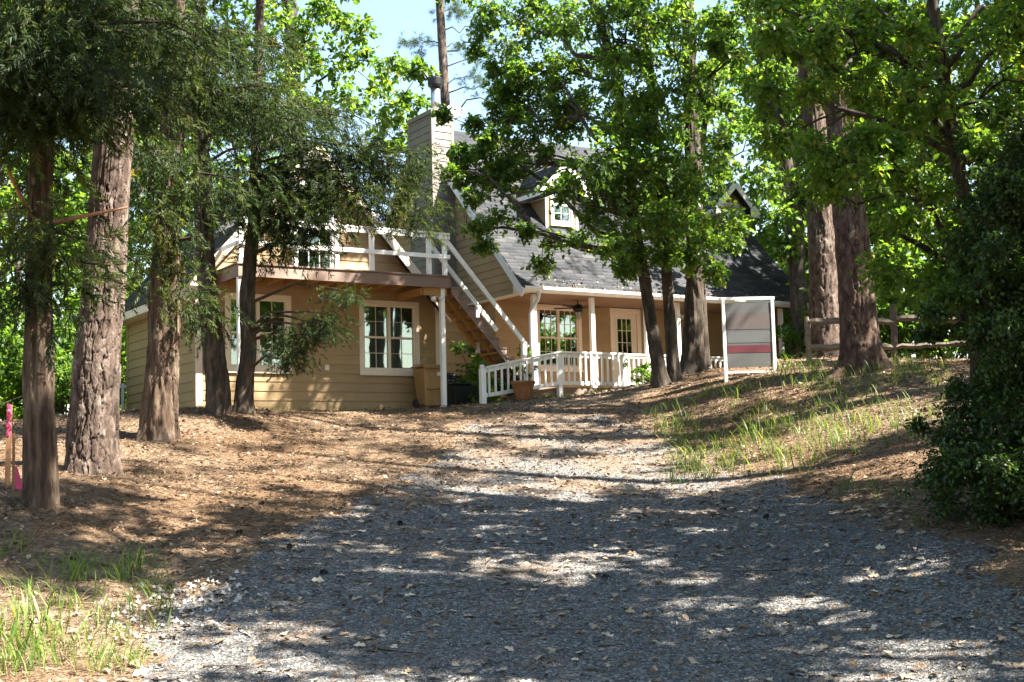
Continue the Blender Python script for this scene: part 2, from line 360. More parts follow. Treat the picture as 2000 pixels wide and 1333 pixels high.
def gz(X, Y):
    """ground height"""
    X = np.atleast_1d(np.asarray(X, float)); Y = np.atleast_1d(np.asarray(Y, float)); P = np.stack([X.ravel(), Y.ravel()], 1)
    Pc = np.stack([np.clip(P[:, 0], -42, 42), np.clip(P[:, 1], -22, 58)], 1); z = np.empty(len(P))
    for s in range(0, len(P), 20000):
        q = Pc[s:s + 20000]; z[s:s + 20000] = _k(q, _ctrl) @ _w[:_N] + _w[_N] + q @ _w[_N + 1:]
    far = np.hypot(P[:, 0] - Pc[:, 0], P[:, 1] - Pc[:, 1]); z = z + 0.02 * far
    z = z + 0.07 * (fbm(P[:, 0] * .9, P[:, 1] * .9, o=4, seed=3) - .5) + 0.03 * (fbm(P[:, 0] * 5, P[:, 1] * 5, o=3, seed=8) - .5)
    return z.reshape(X.shape)
def g1(x, y): return float(gz(x, y)[0])
def base(x, y, Y):
    p = at(x, y, Y); p[2] = g1(p[0], p[1]); return p

def axis(a, b, fine0, fine1, step, grow=1.12):
    c = list(np.arange(fine0, fine1 + 1e-6, step)); s = step; q = fine0
    while q > a: s *= grow; q -= s; c.insert(0, q)
    s = step; q = fine1
    while q < b: s *= grow; q += s; c.append(q)
    return np.array(c)
def sheet(name, xs, ys, dz, keep, mat, noise=0.0):
    XX, YY = np.meshgrid(xs, ys); Z = gz(XX, YY) + dz
    if noise: Z = Z + noise * (vnoise(XX * 22, YY * 22, seed=4) - .5)
    V = np.stack([XX.ravel(), YY.ravel(), Z.ravel()], 1); nx = len(xs); ny = len(ys)
    I = np.arange(nx * ny).reshape(ny, nx); F = np.stack([I[:-1, :-1], I[:-1, 1:], I[1:, 1:], I[1:, :-1]], -1).reshape(-1, 4)
    if keep is not None:
        k = keep(XX, YY).ravel(); F = F[k[F].all(1)]
        used = np.unique(F); mp = np.zeros(len(V), int); mp[used] = np.arange(len(used)); V = V[used]; F = mp[F]
    return link(name, np_mesh(name, V, F, smooth=True), None, mat)
ground = sheet('ground', axis(-500, 500, -9, 9, 0.11), axis(-300, 600, 8, 33, 0.11), 0.0, None, M['ground'], 0.02)
tag(ground, 'brown forest floor of pine straw and leaf litter rising towards the house', 'ground', kind='structure')

# gravel drive: edges read off the photograph, as plan positions
_le = np.array([at(*q)[:2] for q in [(215, 1333, 10.7), (345, 1180, 13.2), (470, 1105, 15.0), (620, 1005, 18.0), (745, 955, 20.2), (850, 880, 23.8), (900, 832, 26.5), (930, 800, 28.2)]])
_re = np.array([at(*q)[:2] for q in [(2060, 1240, 11.7), (1960, 1130, 12.9), (1800, 1040, 15.0), (1640, 965, 18.0), (1480, 895, 21.2), (1330, 850, 24.3), (1180, 812, 27.0), (1060, 795, 28.4)]])
_le = np.vstack([[_le[0][0] - .5, 3.0], _le]); _re = np.vstack([[_re[0][0] + 1.2, 3.0], _re])
def drive_f(X, Y):
    """>0 inside the drive, roughly metres from its edge"""
    l = np.interp(Y, _le[:, 1], _le[:, 0]); r = np.interp(Y, _re[:, 1], _re[:, 0])
    f = np.minimum(X - l, r - X); f = np.minimum(f, 28.2 - Y)
    return f
def drive_n(X, Y): return drive_f(X, Y) + 1.1 * (fbm(X * 1.3, Y * 1.3, o=5, seed=21) - .5)
drv = sheet('driveway', np.arange(-5.6, 6.4, .06), np.concatenate([np.arange(5, 30, .07)]), 0.006, lambda X, Y: drive_n(X, Y) > 0, M['gravel'], 0.022)
tag(drv, 'grey crushed stone driveway climbing to the house', 'driveway', kind='structure')

# ------------------------------------------------------------------ house
house = empty('house', tuple(O), TH, 'tan lap-sided house with steep dark shingle roof, dormers and a front porch', 'house')
SD = M['siding']
def board(parent, plane, c, a0, a1, b0, b1, w0, w1, name='siding_board', mat=None):
    """one lap board: lower edge from a0..a1, upper edge b0..b1 along the wall; plane 'v' faces -v at v=c, 'u' faces -u at u=c"""
    t0, t1 = 0.026, 0.008
    def P(s, w, t): return (s, c - t, w) if plane == 'v' else (c - t, s, w)
    vs = [P(a0, w0, t0), P(a1, w0, t0), P(b1, w1, t1), P(b0, w1, t1), P(a0, w0, 0), P(a1, w0, 0), P(b1, w1, 0), P(b0, w1, 0)]
    fs = [(0, 1, 2, 3), (0, 4, 5, 1), (1, 5, 6, 2), (2, 6, 7, 3), (3, 7, 4, 0)]
    if plane == 'u': fs = [f[::-1] for f in fs]
    MB().add(vs, fs).build(name, mat or SD, parent)
def side_wall(parent, plane, c, s0, s1, w0, w1, holes=(), lo=None, hi=None, ex=0.198, mat=None):
    """courses of lap siding from w0 to w1; lo(w), hi(w) trim the ends under a roof slope"""
    lo = lo or (lambda w: s0); hi = hi or (lambda w: s1)
    w = w0
    while w < w1 - 0.02:
        wt = min(w + ex, w1)
        A0, A1, B0, B1 = max(s0, lo(w)), min(s1, hi(w)), max(s0, lo(wt)), min(s1, hi(wt))
        if A1 - A0 < 0.08: break
        if B1 < B0: B0 = B1 = (B0 + B1) / 2
        segs = [(A0, A1, B0, B1)]
        for (h0, h1, k0, k1) in holes:
            if k0 < wt - .01 and k1 > w + .01:
                out = []
                for (a0, a1, b0, b1) in segs:
                    if h1 <= a0 or h0 >= a1: out.append((a0, a1, b0, b1)); continue
                    if h0 - a0 > .04: out.append((a0, h0, b0, h0))
                    if a1 - h1 > .04: out.append((h1, a1, h1, b1))
                segs = out
        for (a0, a1, b0, b1) in segs: board(parent, plane, c, a0, a1, b0, b1, w, wt + 0.006, mat=mat)
        w += ex

def wall_part(parts, name='wall'):
    m = MB()
    for a, b in parts: m.box(a, b)
    return m.build(name, SD, house)

def window(parent, plane, c, s0, s1, w0, w1, cols=2, pc=2, pr=2, trim=0.10, tm=None, blinds=False, name='window', sill=True):
    """s0..w1 is the outside of the trim; the glass sits back in the wall"""
    tm = tm or M['trim_cream']
    def B(m, a, b, d0, d1, e0, e1):       # along, out (negative is outward), up
        if plane == 'v': m.box((a, c + d0, e0), (b, c + d1, e1))
        else: m.box((c + d0, a, e0), (c + d1, b, e1))
        return m
    win = MB(); i0, i1, k0, k1 = s0 + trim, s1 - trim, w0 + trim, w1 - trim
    B(win, s0, s1, -.045, .0, k1, w1); B(win, s0, s1, -.045, .0, w0, k0); B(win, s0, i0, -.043, .0, k0, k1); B(win, i1, s1, -.043, .0, k0, k1)
    wo = win.build(name, tm, parent, bevel=.004)
    if sill: B(MB(), s0 - .02, s1 + .02, -.07, -.047, w0 - .03, w0 + .015).build('sill', tm, wo)
    sash = MB(); mw = 0.05; n = cols; wd = (i1 - i0) / n; zm = (k0 + k1) / 2
    for q in range(n):
        a = i0 + q * wd; b = a + wd; e = .03 if 0 < q else .025
        B(sash, a, a + .035, -.01, .05, k0, k1); B(sash, b - .035, b, -.01, .05, k0, k1)
        for (z0, z1) in ((k0, k0 + .045), (k1 - .035, k1), (zm - .022, zm + .022)): B(sash, a + .035, b - .035, -.012, .05, z0, z1)
    sash.build('sash', tm, wo)
    for q in range(n):
        a = i0 + q * wd + .035; b = i0 + (q + 1) * wd - .035
        for (z0, z1) in ((k0 + .045, zm - .022), (zm + .022, k1 - .035)):
            p = B(MB(), a, b, .028, .032, z0, z1).build('pane', M['glass'], wo)
            for i in range(1, pc): x = a + (b - a) * i / pc; B(MB(), x - .0055, x + .0055, .012, .026, z0, z1).build('muntin', tm, wo)
            for i in range(1, pr): z = z0 + (z1 - z0) * i / pr; B(MB(), a, b, .014, .024, z - .0055, z + .0055).build('muntin', tm, wo)
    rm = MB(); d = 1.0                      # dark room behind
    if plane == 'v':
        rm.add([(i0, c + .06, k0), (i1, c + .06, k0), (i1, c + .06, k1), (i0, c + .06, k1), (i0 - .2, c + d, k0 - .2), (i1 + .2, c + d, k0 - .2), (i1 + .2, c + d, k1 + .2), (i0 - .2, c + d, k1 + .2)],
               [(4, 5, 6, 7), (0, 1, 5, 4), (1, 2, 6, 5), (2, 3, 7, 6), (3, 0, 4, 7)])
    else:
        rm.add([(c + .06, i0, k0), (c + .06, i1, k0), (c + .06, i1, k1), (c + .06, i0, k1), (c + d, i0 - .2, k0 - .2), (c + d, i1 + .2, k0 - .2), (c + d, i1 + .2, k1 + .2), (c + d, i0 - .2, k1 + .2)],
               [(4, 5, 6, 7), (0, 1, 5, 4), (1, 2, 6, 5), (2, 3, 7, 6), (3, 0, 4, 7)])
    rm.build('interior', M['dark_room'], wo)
    if blinds:
        nb = int((i1 - i0) / .09)
        bl = MB()
        for q in range(nb):
            x = i0 + (q + .5) * (i1 - i0) / nb
            if plane == 'v': bl.prism([(x - .042, c + .10 + .02, k0), (x + .042, c + .10 - .02, k0), (x + .042, c + .103 - .02, k0), (x - .042, c + .103 + .02, k0)], (0, 0, k1 - k0))
        bl.build('blind', M['blind'], wo)
    return wo

def hole(s0, s1, w0, w1, t=0.10): return (s0 + t * .5, s1 - t * .5, w0 + t, w1 - t)
def wall_with_holes(plane, c, th, s0, s1, w0, w1, holes):
    """backing wall as blocks round the openings"""
    parts = []
    hs = sorted([(a - 0.0, b, e, f) for a, b, e, f in holes]); x = s0
    def add(a, b, e, f):
        if b - a < 1e-3 or f - e < 1e-3: return
        parts.append(((a, c, e), (b, c + th, f)) if plane == 'v' else ((c, a, e), (c + th, b, f)))
    for (a, b, e, f) in hs:
        add(x, a, w0, w1); add(a, b, w0, e); add(a, b, f, w1); x = b
    add(x, s1, w0, w1)
    return wall_part(parts)

# --- wing
WW, WD = 5.63, 4.8
RC, RA, RS, EL, ER = 2.60, 5.82, 1.118, -0.36, 5.82           # ridge u, ridge w, slope, eaves
lw = (0.59, 2.05, 0.87, 2.50); rw = (3.64, 5.11, 0.87, 2.50)
dw = (2.10, 3.12, 2.96, 5.02)
hl, hr_, hd = (lw[0] + .1, lw[1] - .1, lw[2] + .1, lw[3] - .1), (rw[0] + .1, rw[1] - .1, rw[2] + .1, rw[3] - .1), (dw[0] + .1, dw[1] - .1, dw[2] + .1, dw[3] - .1)
wf = wall_with_holes('v', 0.0, 0.14, 0, WW, -0.6, 2.75, [hl, hr_])
m = MB(); xr = lambda w: RC + (RA - .12 - w) / RS; xl = lambda w: RC - (RA - .12 - w) / RS
m.prism([(max(0, xl(2.75)), .004, 2.75), (hd[0], .004, 2.75), (hd[0], .004, RA - .12 - (RC - hd[0]) * RS)], (0, .13, 0))
m.prism([(hd[1], .004, 2.75), (xr(2.75), .004, 2.75), (hd[1], .004, RA - .12 - (hd[1] - RC) * RS)], (0, .13, 0))
m.prism([(hd[0], .004, hd[3]), (hd[1], .004, hd[3]), (hd[1], .004, RA - .12 - (hd[1] - RC) * RS), (RC, .004, RA - .12), (hd[0], .004, RA - .12 - (RC - hd[0]) * RS)], (0, .13, 0))
gab = m.build('gable_wall', SD, house)
side_wall(wf, 'v', 0.0, 0.10, WW - .10, -.12, 2.75, [hole(*lw), hole(*rw)])
side_wall(gab, 'v', 0.0, 0.0, WW, 2.95, RA - .2, [hole(*dw)], xl, xr)
wl_ = wall_part([((0.0, .14, -.6), (.14, WD, 2.86))]); side_wall(wl_, 'u', 0.0, 0.12, WD - .1, -.12, 2.86)
wr_ = wall_part([((WW - .14, .14, -.6), (WW, WD, 2.3))])
wb_ = wall_part([((0.14, WD - .14, -.6), (WW - .14, WD, 2.75))])
cn_ = wall_part([((WW, 3.3, -.6), (8.6, 3.44, 2.9))]); side_wall(cn_, 'v', 3.3, WW + .02, 8.55, -.1, 2.9)
for a, b in (((-.035, -.035, -.3), (.10, 0.0, 2.80)), ((-.035, .001, -.3), (-.001, .12, 2.84)), ((WW - .10, -.035, -.3), (WW + .03, -.001, 2.42)), ((-.035, WD - .1, -.3), (-.001, WD, 2.84))):
    MB().box(a, b).build('corner_board', M['trim_cream'] if a[1] < 0 else SD, house)
window(house, 'v', 0, *lw, cols=2, pc=2, pr=2, blinds=True); window(house, 'v', 0, *rw, cols=2, pc=2, pr=2, blinds=True)
window(house, 'v', 0, *dw, cols=1, pc=3, pr=2, tm=M['white'], name='balcony_door', sill=False)
MB().box((2.80, -.06, .93), (2.90, -.027, 1.05)).build('outlet_cover', M['trim_cream'], house, bevel=.004)

# roofs: every course of shingles is real; tabs are joined because each is a few pixels high
def roof_slab(name, p00, p10, p11, p01, th=0.09, mat=None):
    """p00-p10 along the eave, p01-p11 along the ridge"""
    p = [np.array(q, float) for q in (p00, p10, p11, p01)]; n = np.cross(p[1] - p[0], p[3] - p[0]); n /= np.linalg.norm(n)
    return MB().prism([q - n * th for q in p], n * th).build(name, mat or M['shingle'], house)
def shingles(parent, p00, p10, p11, p01, ex=0.142, tab=0.31, seed=1):
    p00, p10, p11, p01 = [np.array(q, float) for q in (p00, p10, p11, p01)]
    r = np.random.default_rng(seed); L = np.linalg.norm(p01 - p00); nc = int(L / ex) + 1
    n = np.cross(p10 - p00, p01 - p00); n /= np.linalg.norm(n); V = []; F = []; T = []
    up = (p01 - p00) / L
    for c in range(nc):
        f0 = c * ex / L; f1 = min(1, (c + 1) * ex / L + .02)
        a0 = p00 + (p01 - p00) * f0; b0 = p10 + (p11 - p10) * f0; wd = np.linalg.norm(b0 - a0)
        if wd < .05: continue
        al = (b0 - a0) / wd; s = -r.random() * tab; l1 = (f1 - f0) * L
        while s < wd:
            e = s + tab * r.uniform(.8, 1.25); x0 = max(0, s); x1 = min(wd, e - .006); s = e
            if x1 - x0 < .02: continue
            t = r.uniform(.012, .024); dn = r.uniform(-.008, .008)
            q0 = a0 + al * x0 - up * (.03 + dn); q1 = a0 + al * x1 - up * (.03 + dn); q2 = q1 + up * (l1 + .03); q3 = q0 + up * (l1 + .03)
            b = len(V); V += [q0 + n * t, q1 + n * t, q2 + n * .004, q3 + n * .004, q0, q1]; F += [(b, b + 1, b + 2, b + 3), (b, b + 4, b + 5, b + 1)]
            T += [float(np.clip(r.normal(.45, .2), 0, 1))] * 6
    o = link('shingles', np_mesh('shingles', np.array(V), np.array(F), {'tint': T}), parent, M['shingle']); o['kind'] = 'stuff'; return o
y0, y1 = -.30, WD + .25
wEL, wER = RA - (RC - EL) * RS, RA - (ER - RC) * RS
a = roof_slab('roof', (EL, y1, wEL), (EL, y0, wEL), (RC, y0, RA), (RC, y1, RA)); shingles(a, (EL, y1, wEL), (EL, y0, wEL), (RC, y0, RA), (RC, y1, RA), seed=2)
a = roof_slab('roof', (ER, y0, wER), (ER, y1, wER), (RC, y1, RA), (RC, y0, RA)); shingles(a, (ER, y0, wER), (ER, y1, wER), (RC, y1, RA), (RC, y0, RA), seed=3)
MB().bar((EL - .0, y0 - .015, wEL - .12), (RC, y0 - .015, RA - .12), .03, .18).build('rake_board', M['trim_cream'], house)
MB().bar((RC, y0 - .012, RA - .12), (ER, y0 - .012, wER - .12), .03, .18).build('rake_board', M['trim_cream'], house)
MB().box((EL - .025, y0 + .01, wEL - .20), (EL, y1, wEL - .03)).build('fascia', M['trim_cream'], house)
MB().box((EL + .002, y0 + .02, wEL - .20), (-.036, y1 - .02, wEL - .18)).build('soffit', M['trim_cream'], house)
MB().prism([(EL - .02, y0 + .001, wEL - .20), (0.02, y0 + .001, wEL - .20), (0.02, y0 + .001, wEL + .22)], (0, .03, 0)).build('eave_return', M['trim_cream'], house)

# --- main house
U0, U1, VF, VB = 8.6, 17.4, 2.4, 9.1
EV, EW, RV, RW = 0.65, 3.118, 5.75, 8.218
BV = 2 * RV - EV
mw = (9.78, 11.20, 1.27, 2.97); md = (12.13, 13.13, .70, 2.97)
hm = (mw[0] + .1, mw[1] - .1, mw[2] + .1, mw[3] - .1); hdm = (md[0] + .1, md[1] - .1, .70, md[3] - .1)
mf = wall_with_holes('v', VF, .14, U0, U1, -.4, 3.0, [hm, hdm])
side_wall(mf, 'v', VF, U0 + .05, U1 - .1, .02, 3.0, [hole(*mw), (md[0] + .05, md[1] - .05, .70, md[3] - .1), (14.05, 15.15, 1.4, 2.8)])
window(house, 'v', VF, *mw, cols=2, pc=3, pr=2)
window(house, 'v', VF, 14.0, 15.2, 1.3, 2.9, cols=1, pc=3, pr=2)
# front door
d = MB()
for a, b in (((md[0], VF - .05, .70), (hdm[0], VF, 2.97)), ((hdm[1], VF - .05, .70), (md[1], VF, 2.97)), ((hdm[0], VF - .05, hdm[3]), (hdm[1], VF, 2.97))): d.box(a, b)
dr = d.build('front_door', M['trim_cream'], house, bevel=.004)
g0, g1_, gz0, gz1 = hdm[0] + .17, hdm[1] - .17, 1.75, 2.70
lf = MB()
for a, b in (((hdm[0], .70), (g0, hdm[3])), ((g1_, .70), (hdm[1], hdm[3])), ((g0, .70), (g1_, gz0)), ((g0, gz1), (g1_, hdm[3]))): lf.box((a[0], VF + .02, a[1]), (b[0], VF + .065, b[1]))
lf.build('door_leaf', M['trim_cream'], dr)
MB().box((g0, VF + .04, gz0), (g1_, VF + .044, gz1)).build('pane', M['glass'], dr)
for i in (1, 2):
    x = g0 + (g1_ - g0) * i / 3; z = gz0 + (gz1 - gz0) * i / 3
    MB().box((x - .008, VF + .022, gz0), (x + .008, VF + .038, gz1)).build('muntin', M['trim_cream'], dr); MB().box((g0, VF + .024, z - .008), (g1_, VF + .036, z + .008)).build('muntin', M['trim_cream'], dr)
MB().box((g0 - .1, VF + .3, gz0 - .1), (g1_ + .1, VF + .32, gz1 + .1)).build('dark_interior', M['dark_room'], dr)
MB().box((hdm[0] + .03, VF - .012, 1.62), (hdm[0] + .085, VF + .019, 1.80)).build('keypad_lock', M['black'], dr, bevel=.006)
# gable ends
def gable(c, sgn):
    m = MB(); e = EW - .10
    p = [(c, EV + .1, 3.02), (c, BV - .1, 3.02), (c, RV, RW - .11)]
    m.prism(p, (.13 * sgn, 0, 0)); m.box((min(c, c + .13 * sgn), VF + .001 + (.14 if sgn > 0 else .14), -.5), (max(c, c + .13 * sgn), VB, 3.019))
    return m.build('gable_wall', SD, house)
gw = gable(U0, 1)
side_wall(gw, 'u', U0, EV + .12, BV - .1, 3.02, RW - .2, [(4.30, 5.65, 0, 9)], lambda w: EV + .12 + (w - 3.02), lambda w: BV - .12 - (w - 3.02))
side_wall(gw, 'u', U0, VF + .03, VB, .0, 3.02, [(4.30, 5.65, 0, 9)])
gable(U1, -1)
wall_part([((U0 + .14, VB - .14, -.5), (U1 - .14, VB, 3.0))])
MB().box((U0 + .002, EV + .06, 2.99), (U1 - .002, VF - .03, 3.018)).build('porch_ceiling', M['soffit'], house)
MB().box((U0 - .028, VF - .03, -.2), (U0 + .07, VF - .001, 2.985)).build('corner_board', SD, house)
MB().box((U1 - .10, VF - .03, -.2), (U1 + .02, VF - .001, 2.985)).build('corner_board', SD, house)
x0, x1 = U0 - .30, U1 + .36
fr = roof_slab('roof', (x0, EV, EW), (x1, EV, EW), (x1, RV, RW), (x0, RV, RW)); shingles(fr, (x0, EV, EW), (x1, EV, EW), (x1, RV, RW), (x0, RV, RW), seed=4)
bk = roof_slab('roof', (x1, BV, EW), (x0, BV, EW), (x0, RV, RW), (x1, RV, RW)); shingles(bk, (x1, BV, EW), (x0, BV, EW), (x0, RV, RW), (x1, RV, RW), seed=5, ex=.3)
rc = MB()
for i in range(32):
    a = x0 + (x1 - x0) * i / 32; rc.prism([(a, RV - .14, RW - .115), (a, RV, RW + .03 + .004 * (i % 2)), (a, RV + .14, RW - .115)], ((x1 - x0) / 32 + .03, 0, 0))
rc.build('ridge_cap', M['black'] if False else M['shingle'], fr)
for c in (x0, x1 - .03):
    MB().bar((c + .015, EV - .01, EW - .16), (c + .015, RV, RW - .15), .05, .20, (0, -1, 1)).build('rake_board', M['white'], house)
    MB().bar((c + .015, RV, RW - .15), (c + .015, BV, EW - .16), .05, .20, (0, 1, 1)).build('rake_board', M['white'], house)
MB().prism([(x0 - .001, EV - .03, 2.98), (x0 - .001, EV + .42, 2.98), (x0 - .001, EV + .42, EW + .22), (x0 - .001, EV - .03, EW - .05)], (.04, 0, 0)).build('eave_return', M['trim_cream'], house)
MB().box((x0 + .042, EV + .02, 2.985), (U0 - .03, VF + 3.0, 3.012)).build('soffit', M['trim_cream'], house)
# gutter: K-profile trough with end caps
g = MB(); pr = [(EV - .02, 3.00), (EV - .10, 3.00), (EV - .145, 3.06), (EV - .145, 3.125), (EV - .135, 3.125), (EV - .132, 3.065), (EV - .095, 3.012), (EV - .02, 3.012)]
g.prism([(x0, a, b) for a, b in pr], (x1 - x0, 0, 0)); gt = g.build('gutter', M['white'], house)
MB().box((x0, EV - .019, 2.985), (x1, EV + .005, EW - .055)).build('fascia', M['white'], house)
# wet leaves lying along the gutter and lower courses
ds = MB().tube([(8.72, EV - .07, 3.01), (8.72, EV - .07, 2.90), (8.70, EV - .04, 2.80), (8.64, EV + .13, 2.62), (8.62, EV + .17, 2.50), (8.62, EV + .17, 1.6), (8.62, EV + .17, .62)], .048, 8)
ds.build('downspout', M['white'], house, smooth=True)
# porch
MB().box((U0 - .1, EV + .05, .52), (U1 + .15, VF - .03, .70)).build('porch_floor', M['deck_board'], house)
MB().box((U0 - .05, EV + .10, -.2), (U1 + .1, EV + .14, .519)).build('porch_skirt', M['brown_paint'], house)
PV = 0.90
for i, u in enumerate((8.77, 10.50, 12.20, 13.22, 15.36, 16.82)):
    p = MB().box((u - .055, PV - .055, .70), (u + .055, PV + .055, 2.985)).build('porch_post', M['white'], house, bevel=.006)
    if i == 0: MB().box((u - .085, PV - .085, .705), (u + .085, PV + .085, 1.78)).build('post_sleeve', M['white'], p, bevel=.006)
def porch_rail(a, b):
    r = MB().box((a, PV - .05, 1.56), (b, PV + .05, 1.60)).build('porch_railing', M['white'], house, bevel=.004)
    MB().box((a, PV - .03, .80), (b, PV + .03, .86)).build('bottom_rail', M['white'], r)
    MB().box((a, PV - .02, 1.49), (b, PV + .02, 1.558)).build('top_rail', M['white'], r)
    n = max(2, int((b - a) / .15))
    for i in range(n):
        x = a + (i + .5) * (b - a) / n; MB().box((x - .022, PV - .022, .86), (x + .022, PV + .022, 1.49)).build('baluster', M['white'], r)
porch_rail(11.20, 12.14); porch_rail(12.26, 13.16); porch_rail(13.28, 15.30); porch_rail(15.42, 16.76); porch_rail(16.88, 17.5)
# end post of the porch, brown
MB().box((17.36, 1.55, .70), (17.55, 1.75, 2.985)).build('porch_end_post', M['brown_paint'], house)

# dormers
def dormer(uc, seed):
    dv, hw, ew, aw, ov = 2.56, .50, 5.95, 6.79, .30
    d = house
    dv0 = dv - ov; ex = .83
    m = MB()
    zc = lambda v: EW + (v - EV)
    # front wall around the window, cheeks
    w0, w1 = (uc - .36, uc + .36), (5.12, 6.22)
    m.box((uc - hw, dv, 4.9), (uc - .28, dv + .1, 6.05)); m.box((uc + .28, dv, 4.9), (uc + hw, dv + .1, 6.05)); m.box((uc - .28, dv, 4.9), (uc + .28, dv + .1, 5.20)); 
    m.prism([(uc - hw, dv, 6.05), (uc + hw, dv, 6.05), (uc + hw, dv, 6.2), (uc, dv, 6.68), (uc - hw, dv, 6.2)], (0, .1, 0))
    m.build('dormer_front_wall', SD, d)
    for s in (-1, 1):
        x = uc + s * hw
        MB().prism([(x, dv + .1, zc(dv + .1) - .1), (x, dv + 1.3, zc(dv + 1.3) - .1), (x, dv + .1, 6.25)], (-.05 * s, 0, 0)).build('dormer_cheek_wall', SD, d)
        MB().box((x - .05 if s > 0 else x - .012, dv - .02, 4.99), (x + .012 if s > 0 else x + .05, dv + .0, 6.15)).build('dormer_corner_board', M['white'], d)
        e = uc + s * ex; vb = EV + (ew - EW)
        p = ((e, dv0, ew), (e, vb + .05, ew), (uc, EV + (aw - EW) + .1, aw), (uc, dv0, aw))
        q = p if s > 0 else (p[1], p[0], p[3], p[2])
        P_ = [np.array(k, float) for k in q]; n = np.cross(P_[1] - P_[0], P_[3] - P_[0]); n /= np.linalg.norm(n)
        sl = MB().prism([k - n * .07 for k in P_], n * .07).build('dormer_roof', M['shingle'], d)
        shingles(sl, *q, seed=seed + s)
        MB().bar((e, dv0 - .015, ew - .09), (uc + .0 * s, dv0 - .015 - .002 * s, aw - .09), .03, .15).build('dormer_rake_board', M['white'], d)
        MB().box((min(e, e + .02 * s), dv0 + .01, ew - .14), (max(e, e + .02 * s), vb, ew - .02)).build('dormer_fascia', M['white'], d)
        MB().box((min(e, x + .014 * s), dv0 + .012, ew - .15), (max(e, x + .014 * s), vb, ew - .141)).build('dormer_soffit', M['white'], d)
        MB().prism([(e, dv0 - .012, ew - .15), (uc + s * (hw + .05), dv0 - .012, ew - .15), (uc + s * (hw + .05), dv0 - .012, ew + .1)], (0, .03, 0)).build('dormer_eave_return', M['white'], d)
    window(d, 'v', dv, w0[0], w0[1], w1[0], w1[1], cols=1, pc=2, pr=2, tm=M['white'], trim=.08, name='dormer_window')
dormer(10.80, 20); dormer(16.60, 30)

# chimney chase
ch = house
c0, c1, k0, k1, ct = 7.94, U0 - .02, 4.33, 5.62, 8.30
body = MB().box((c0, k0, -.4), (c1 + .019, k1, ct)).build('chimney_chase', M['siding_grey'], ch)
side_wall(body, 'v', k0, c0 + .07, c1, 2.6, ct - .1, mat=M['siding_grey']); side_wall(body, 'u', c0, k0 + .07, k1 - .07, 2.6, ct - .1, mat=M['siding_grey'])
for a, b in (((c0 - .03, k0 - .03, 2), (c0 + .07, k0 - .0, ct - .09)), ((c0 - .03, k0 + .001, 2), (c0 - .0, k0 + .07, ct - .09)), ((c1 - .07, k0 - .03, 2), (c1 + .0, k0 - .001, ct - .09)), ((c0 - .03, k1 - .07, 2), (c0, k1 + .02, ct - .09))):
    MB().box(a, b).build('chimney_corner_board', M['siding_grey'], ch)
MB().box((c0 - .05, k0 - .05, ct - .09), (c1 + .05, k1 + .05, ct + .03)).build('chimney_cap', M['siding_grey'], ch, bevel=.01)
pc_ = (8.22, 4.62)
MB().lathe([(.12, ct + .031), (.12, ct + .30), (.125, ct + .31), (.12, ct + .32), (.12, ct + .70)], (*pc_, 0), 20).build('flue_pipe', M['galv'], ch, smooth=True)
MB().lathe([(.13, ct + .69), (.14, ct + .74), (.19, ct + .76), (.20, ct + .80), (.20, ct + .97), (.18, ct + 1.0), (.02, ct + 1.03)], (*pc_, 0), 20).build('flue_cap', M['black'], ch)

# ------------------------------------------------------------------ deck, stairs, entry ramp
deck = empty('deck', tuple(O), TH, 'raised balcony deck with white rails over the wing windows', 'deck')
DV, D0, D1, DT = -1.30, .40, 5.20, 2.93
MB().box((D0, DV, DT - .27), (D1, DV + .04, DT - .028)).build('rim_board', M['brown_paint'], deck, bevel=.004)
MB().box((D0 - .0, DV + .041, DT - .27), (D0 + .04, -.03, DT - .028)).build('rim_board', M['brown_paint'], deck)
MB().box((D1 - .04, DV + .041, DT - .27), (D1, -.03, DT - .028)).build('rim_board', M['brown_paint'], deck)
MB().box((D0 + .04, -.068, DT - .25), (D1 - .04, -.028, DT - .03)).build('ledger', M['lumber'], deck)
for i in range(12):
    x = D0 + .28 + i * .40; MB().box((x, DV + .042, DT - .225), (x + .04, -.07, DT - .03)).build('joist', M['lumber'], deck)
for i in range(9):
    y = DV - .03 + i * .148; MB().box((D0 - .03, y, DT - .026), (D1 + .03, y + .14, DT + .002)).build('deck_plank', M['brown_paint'] if i == 0 else M['deck_board'], deck)
MB().box((D1 - .62, DV + .05, DT - .44), (D1 - .05, DV + .09, DT - .275)).build('beam', M['lumber'], deck)
MB().box((D1 - .66, DV + .10, DT - .44), (D1 - .62, -.10, DT - .275)).build('beam', M['lumber'], deck)
for u in (.46, 5.05):
    MB().box((u - .05, DV + .045, -.35), (u + .05, DV + .145, DT - .272)).build('post', M['white'], deck, bevel=.006)
for u in (.46, 1.62, 2.55, 3.36, 4.72, 5.11):
    MB().box((u - .045, DV + .0, DT + .003), (u + .045, DV + .09, DT + .82)).build('railing_post', M['white'], deck, bevel=.005)
MB().box((D0, DV - .05, DT + .79), (D1, DV - .012, DT + .885)).build('top_rail', M['white'], deck, bevel=.005)
MB().box((D0, DV - .06, DT + .887), (D1, DV + .10, DT + .925)).build('cap_rail', M['white'], deck, bevel=.005)
MB().box((D0, DV - .05, DT + .36), (D1 + .0, DV - .012, DT + .45)).build('middle_rail', M['white'], deck, bevel=.005)
MB().box((D0 - .01, DV + .10, DT + .80), (D0 + .03, -.05, DT + .89)).build('side_rail', M['white'], deck); MB().box((D0 - .01, DV + .10, DT + .37), (D0 + .03, -.05, DT + .45)).build('side_rail', M['white'], deck)

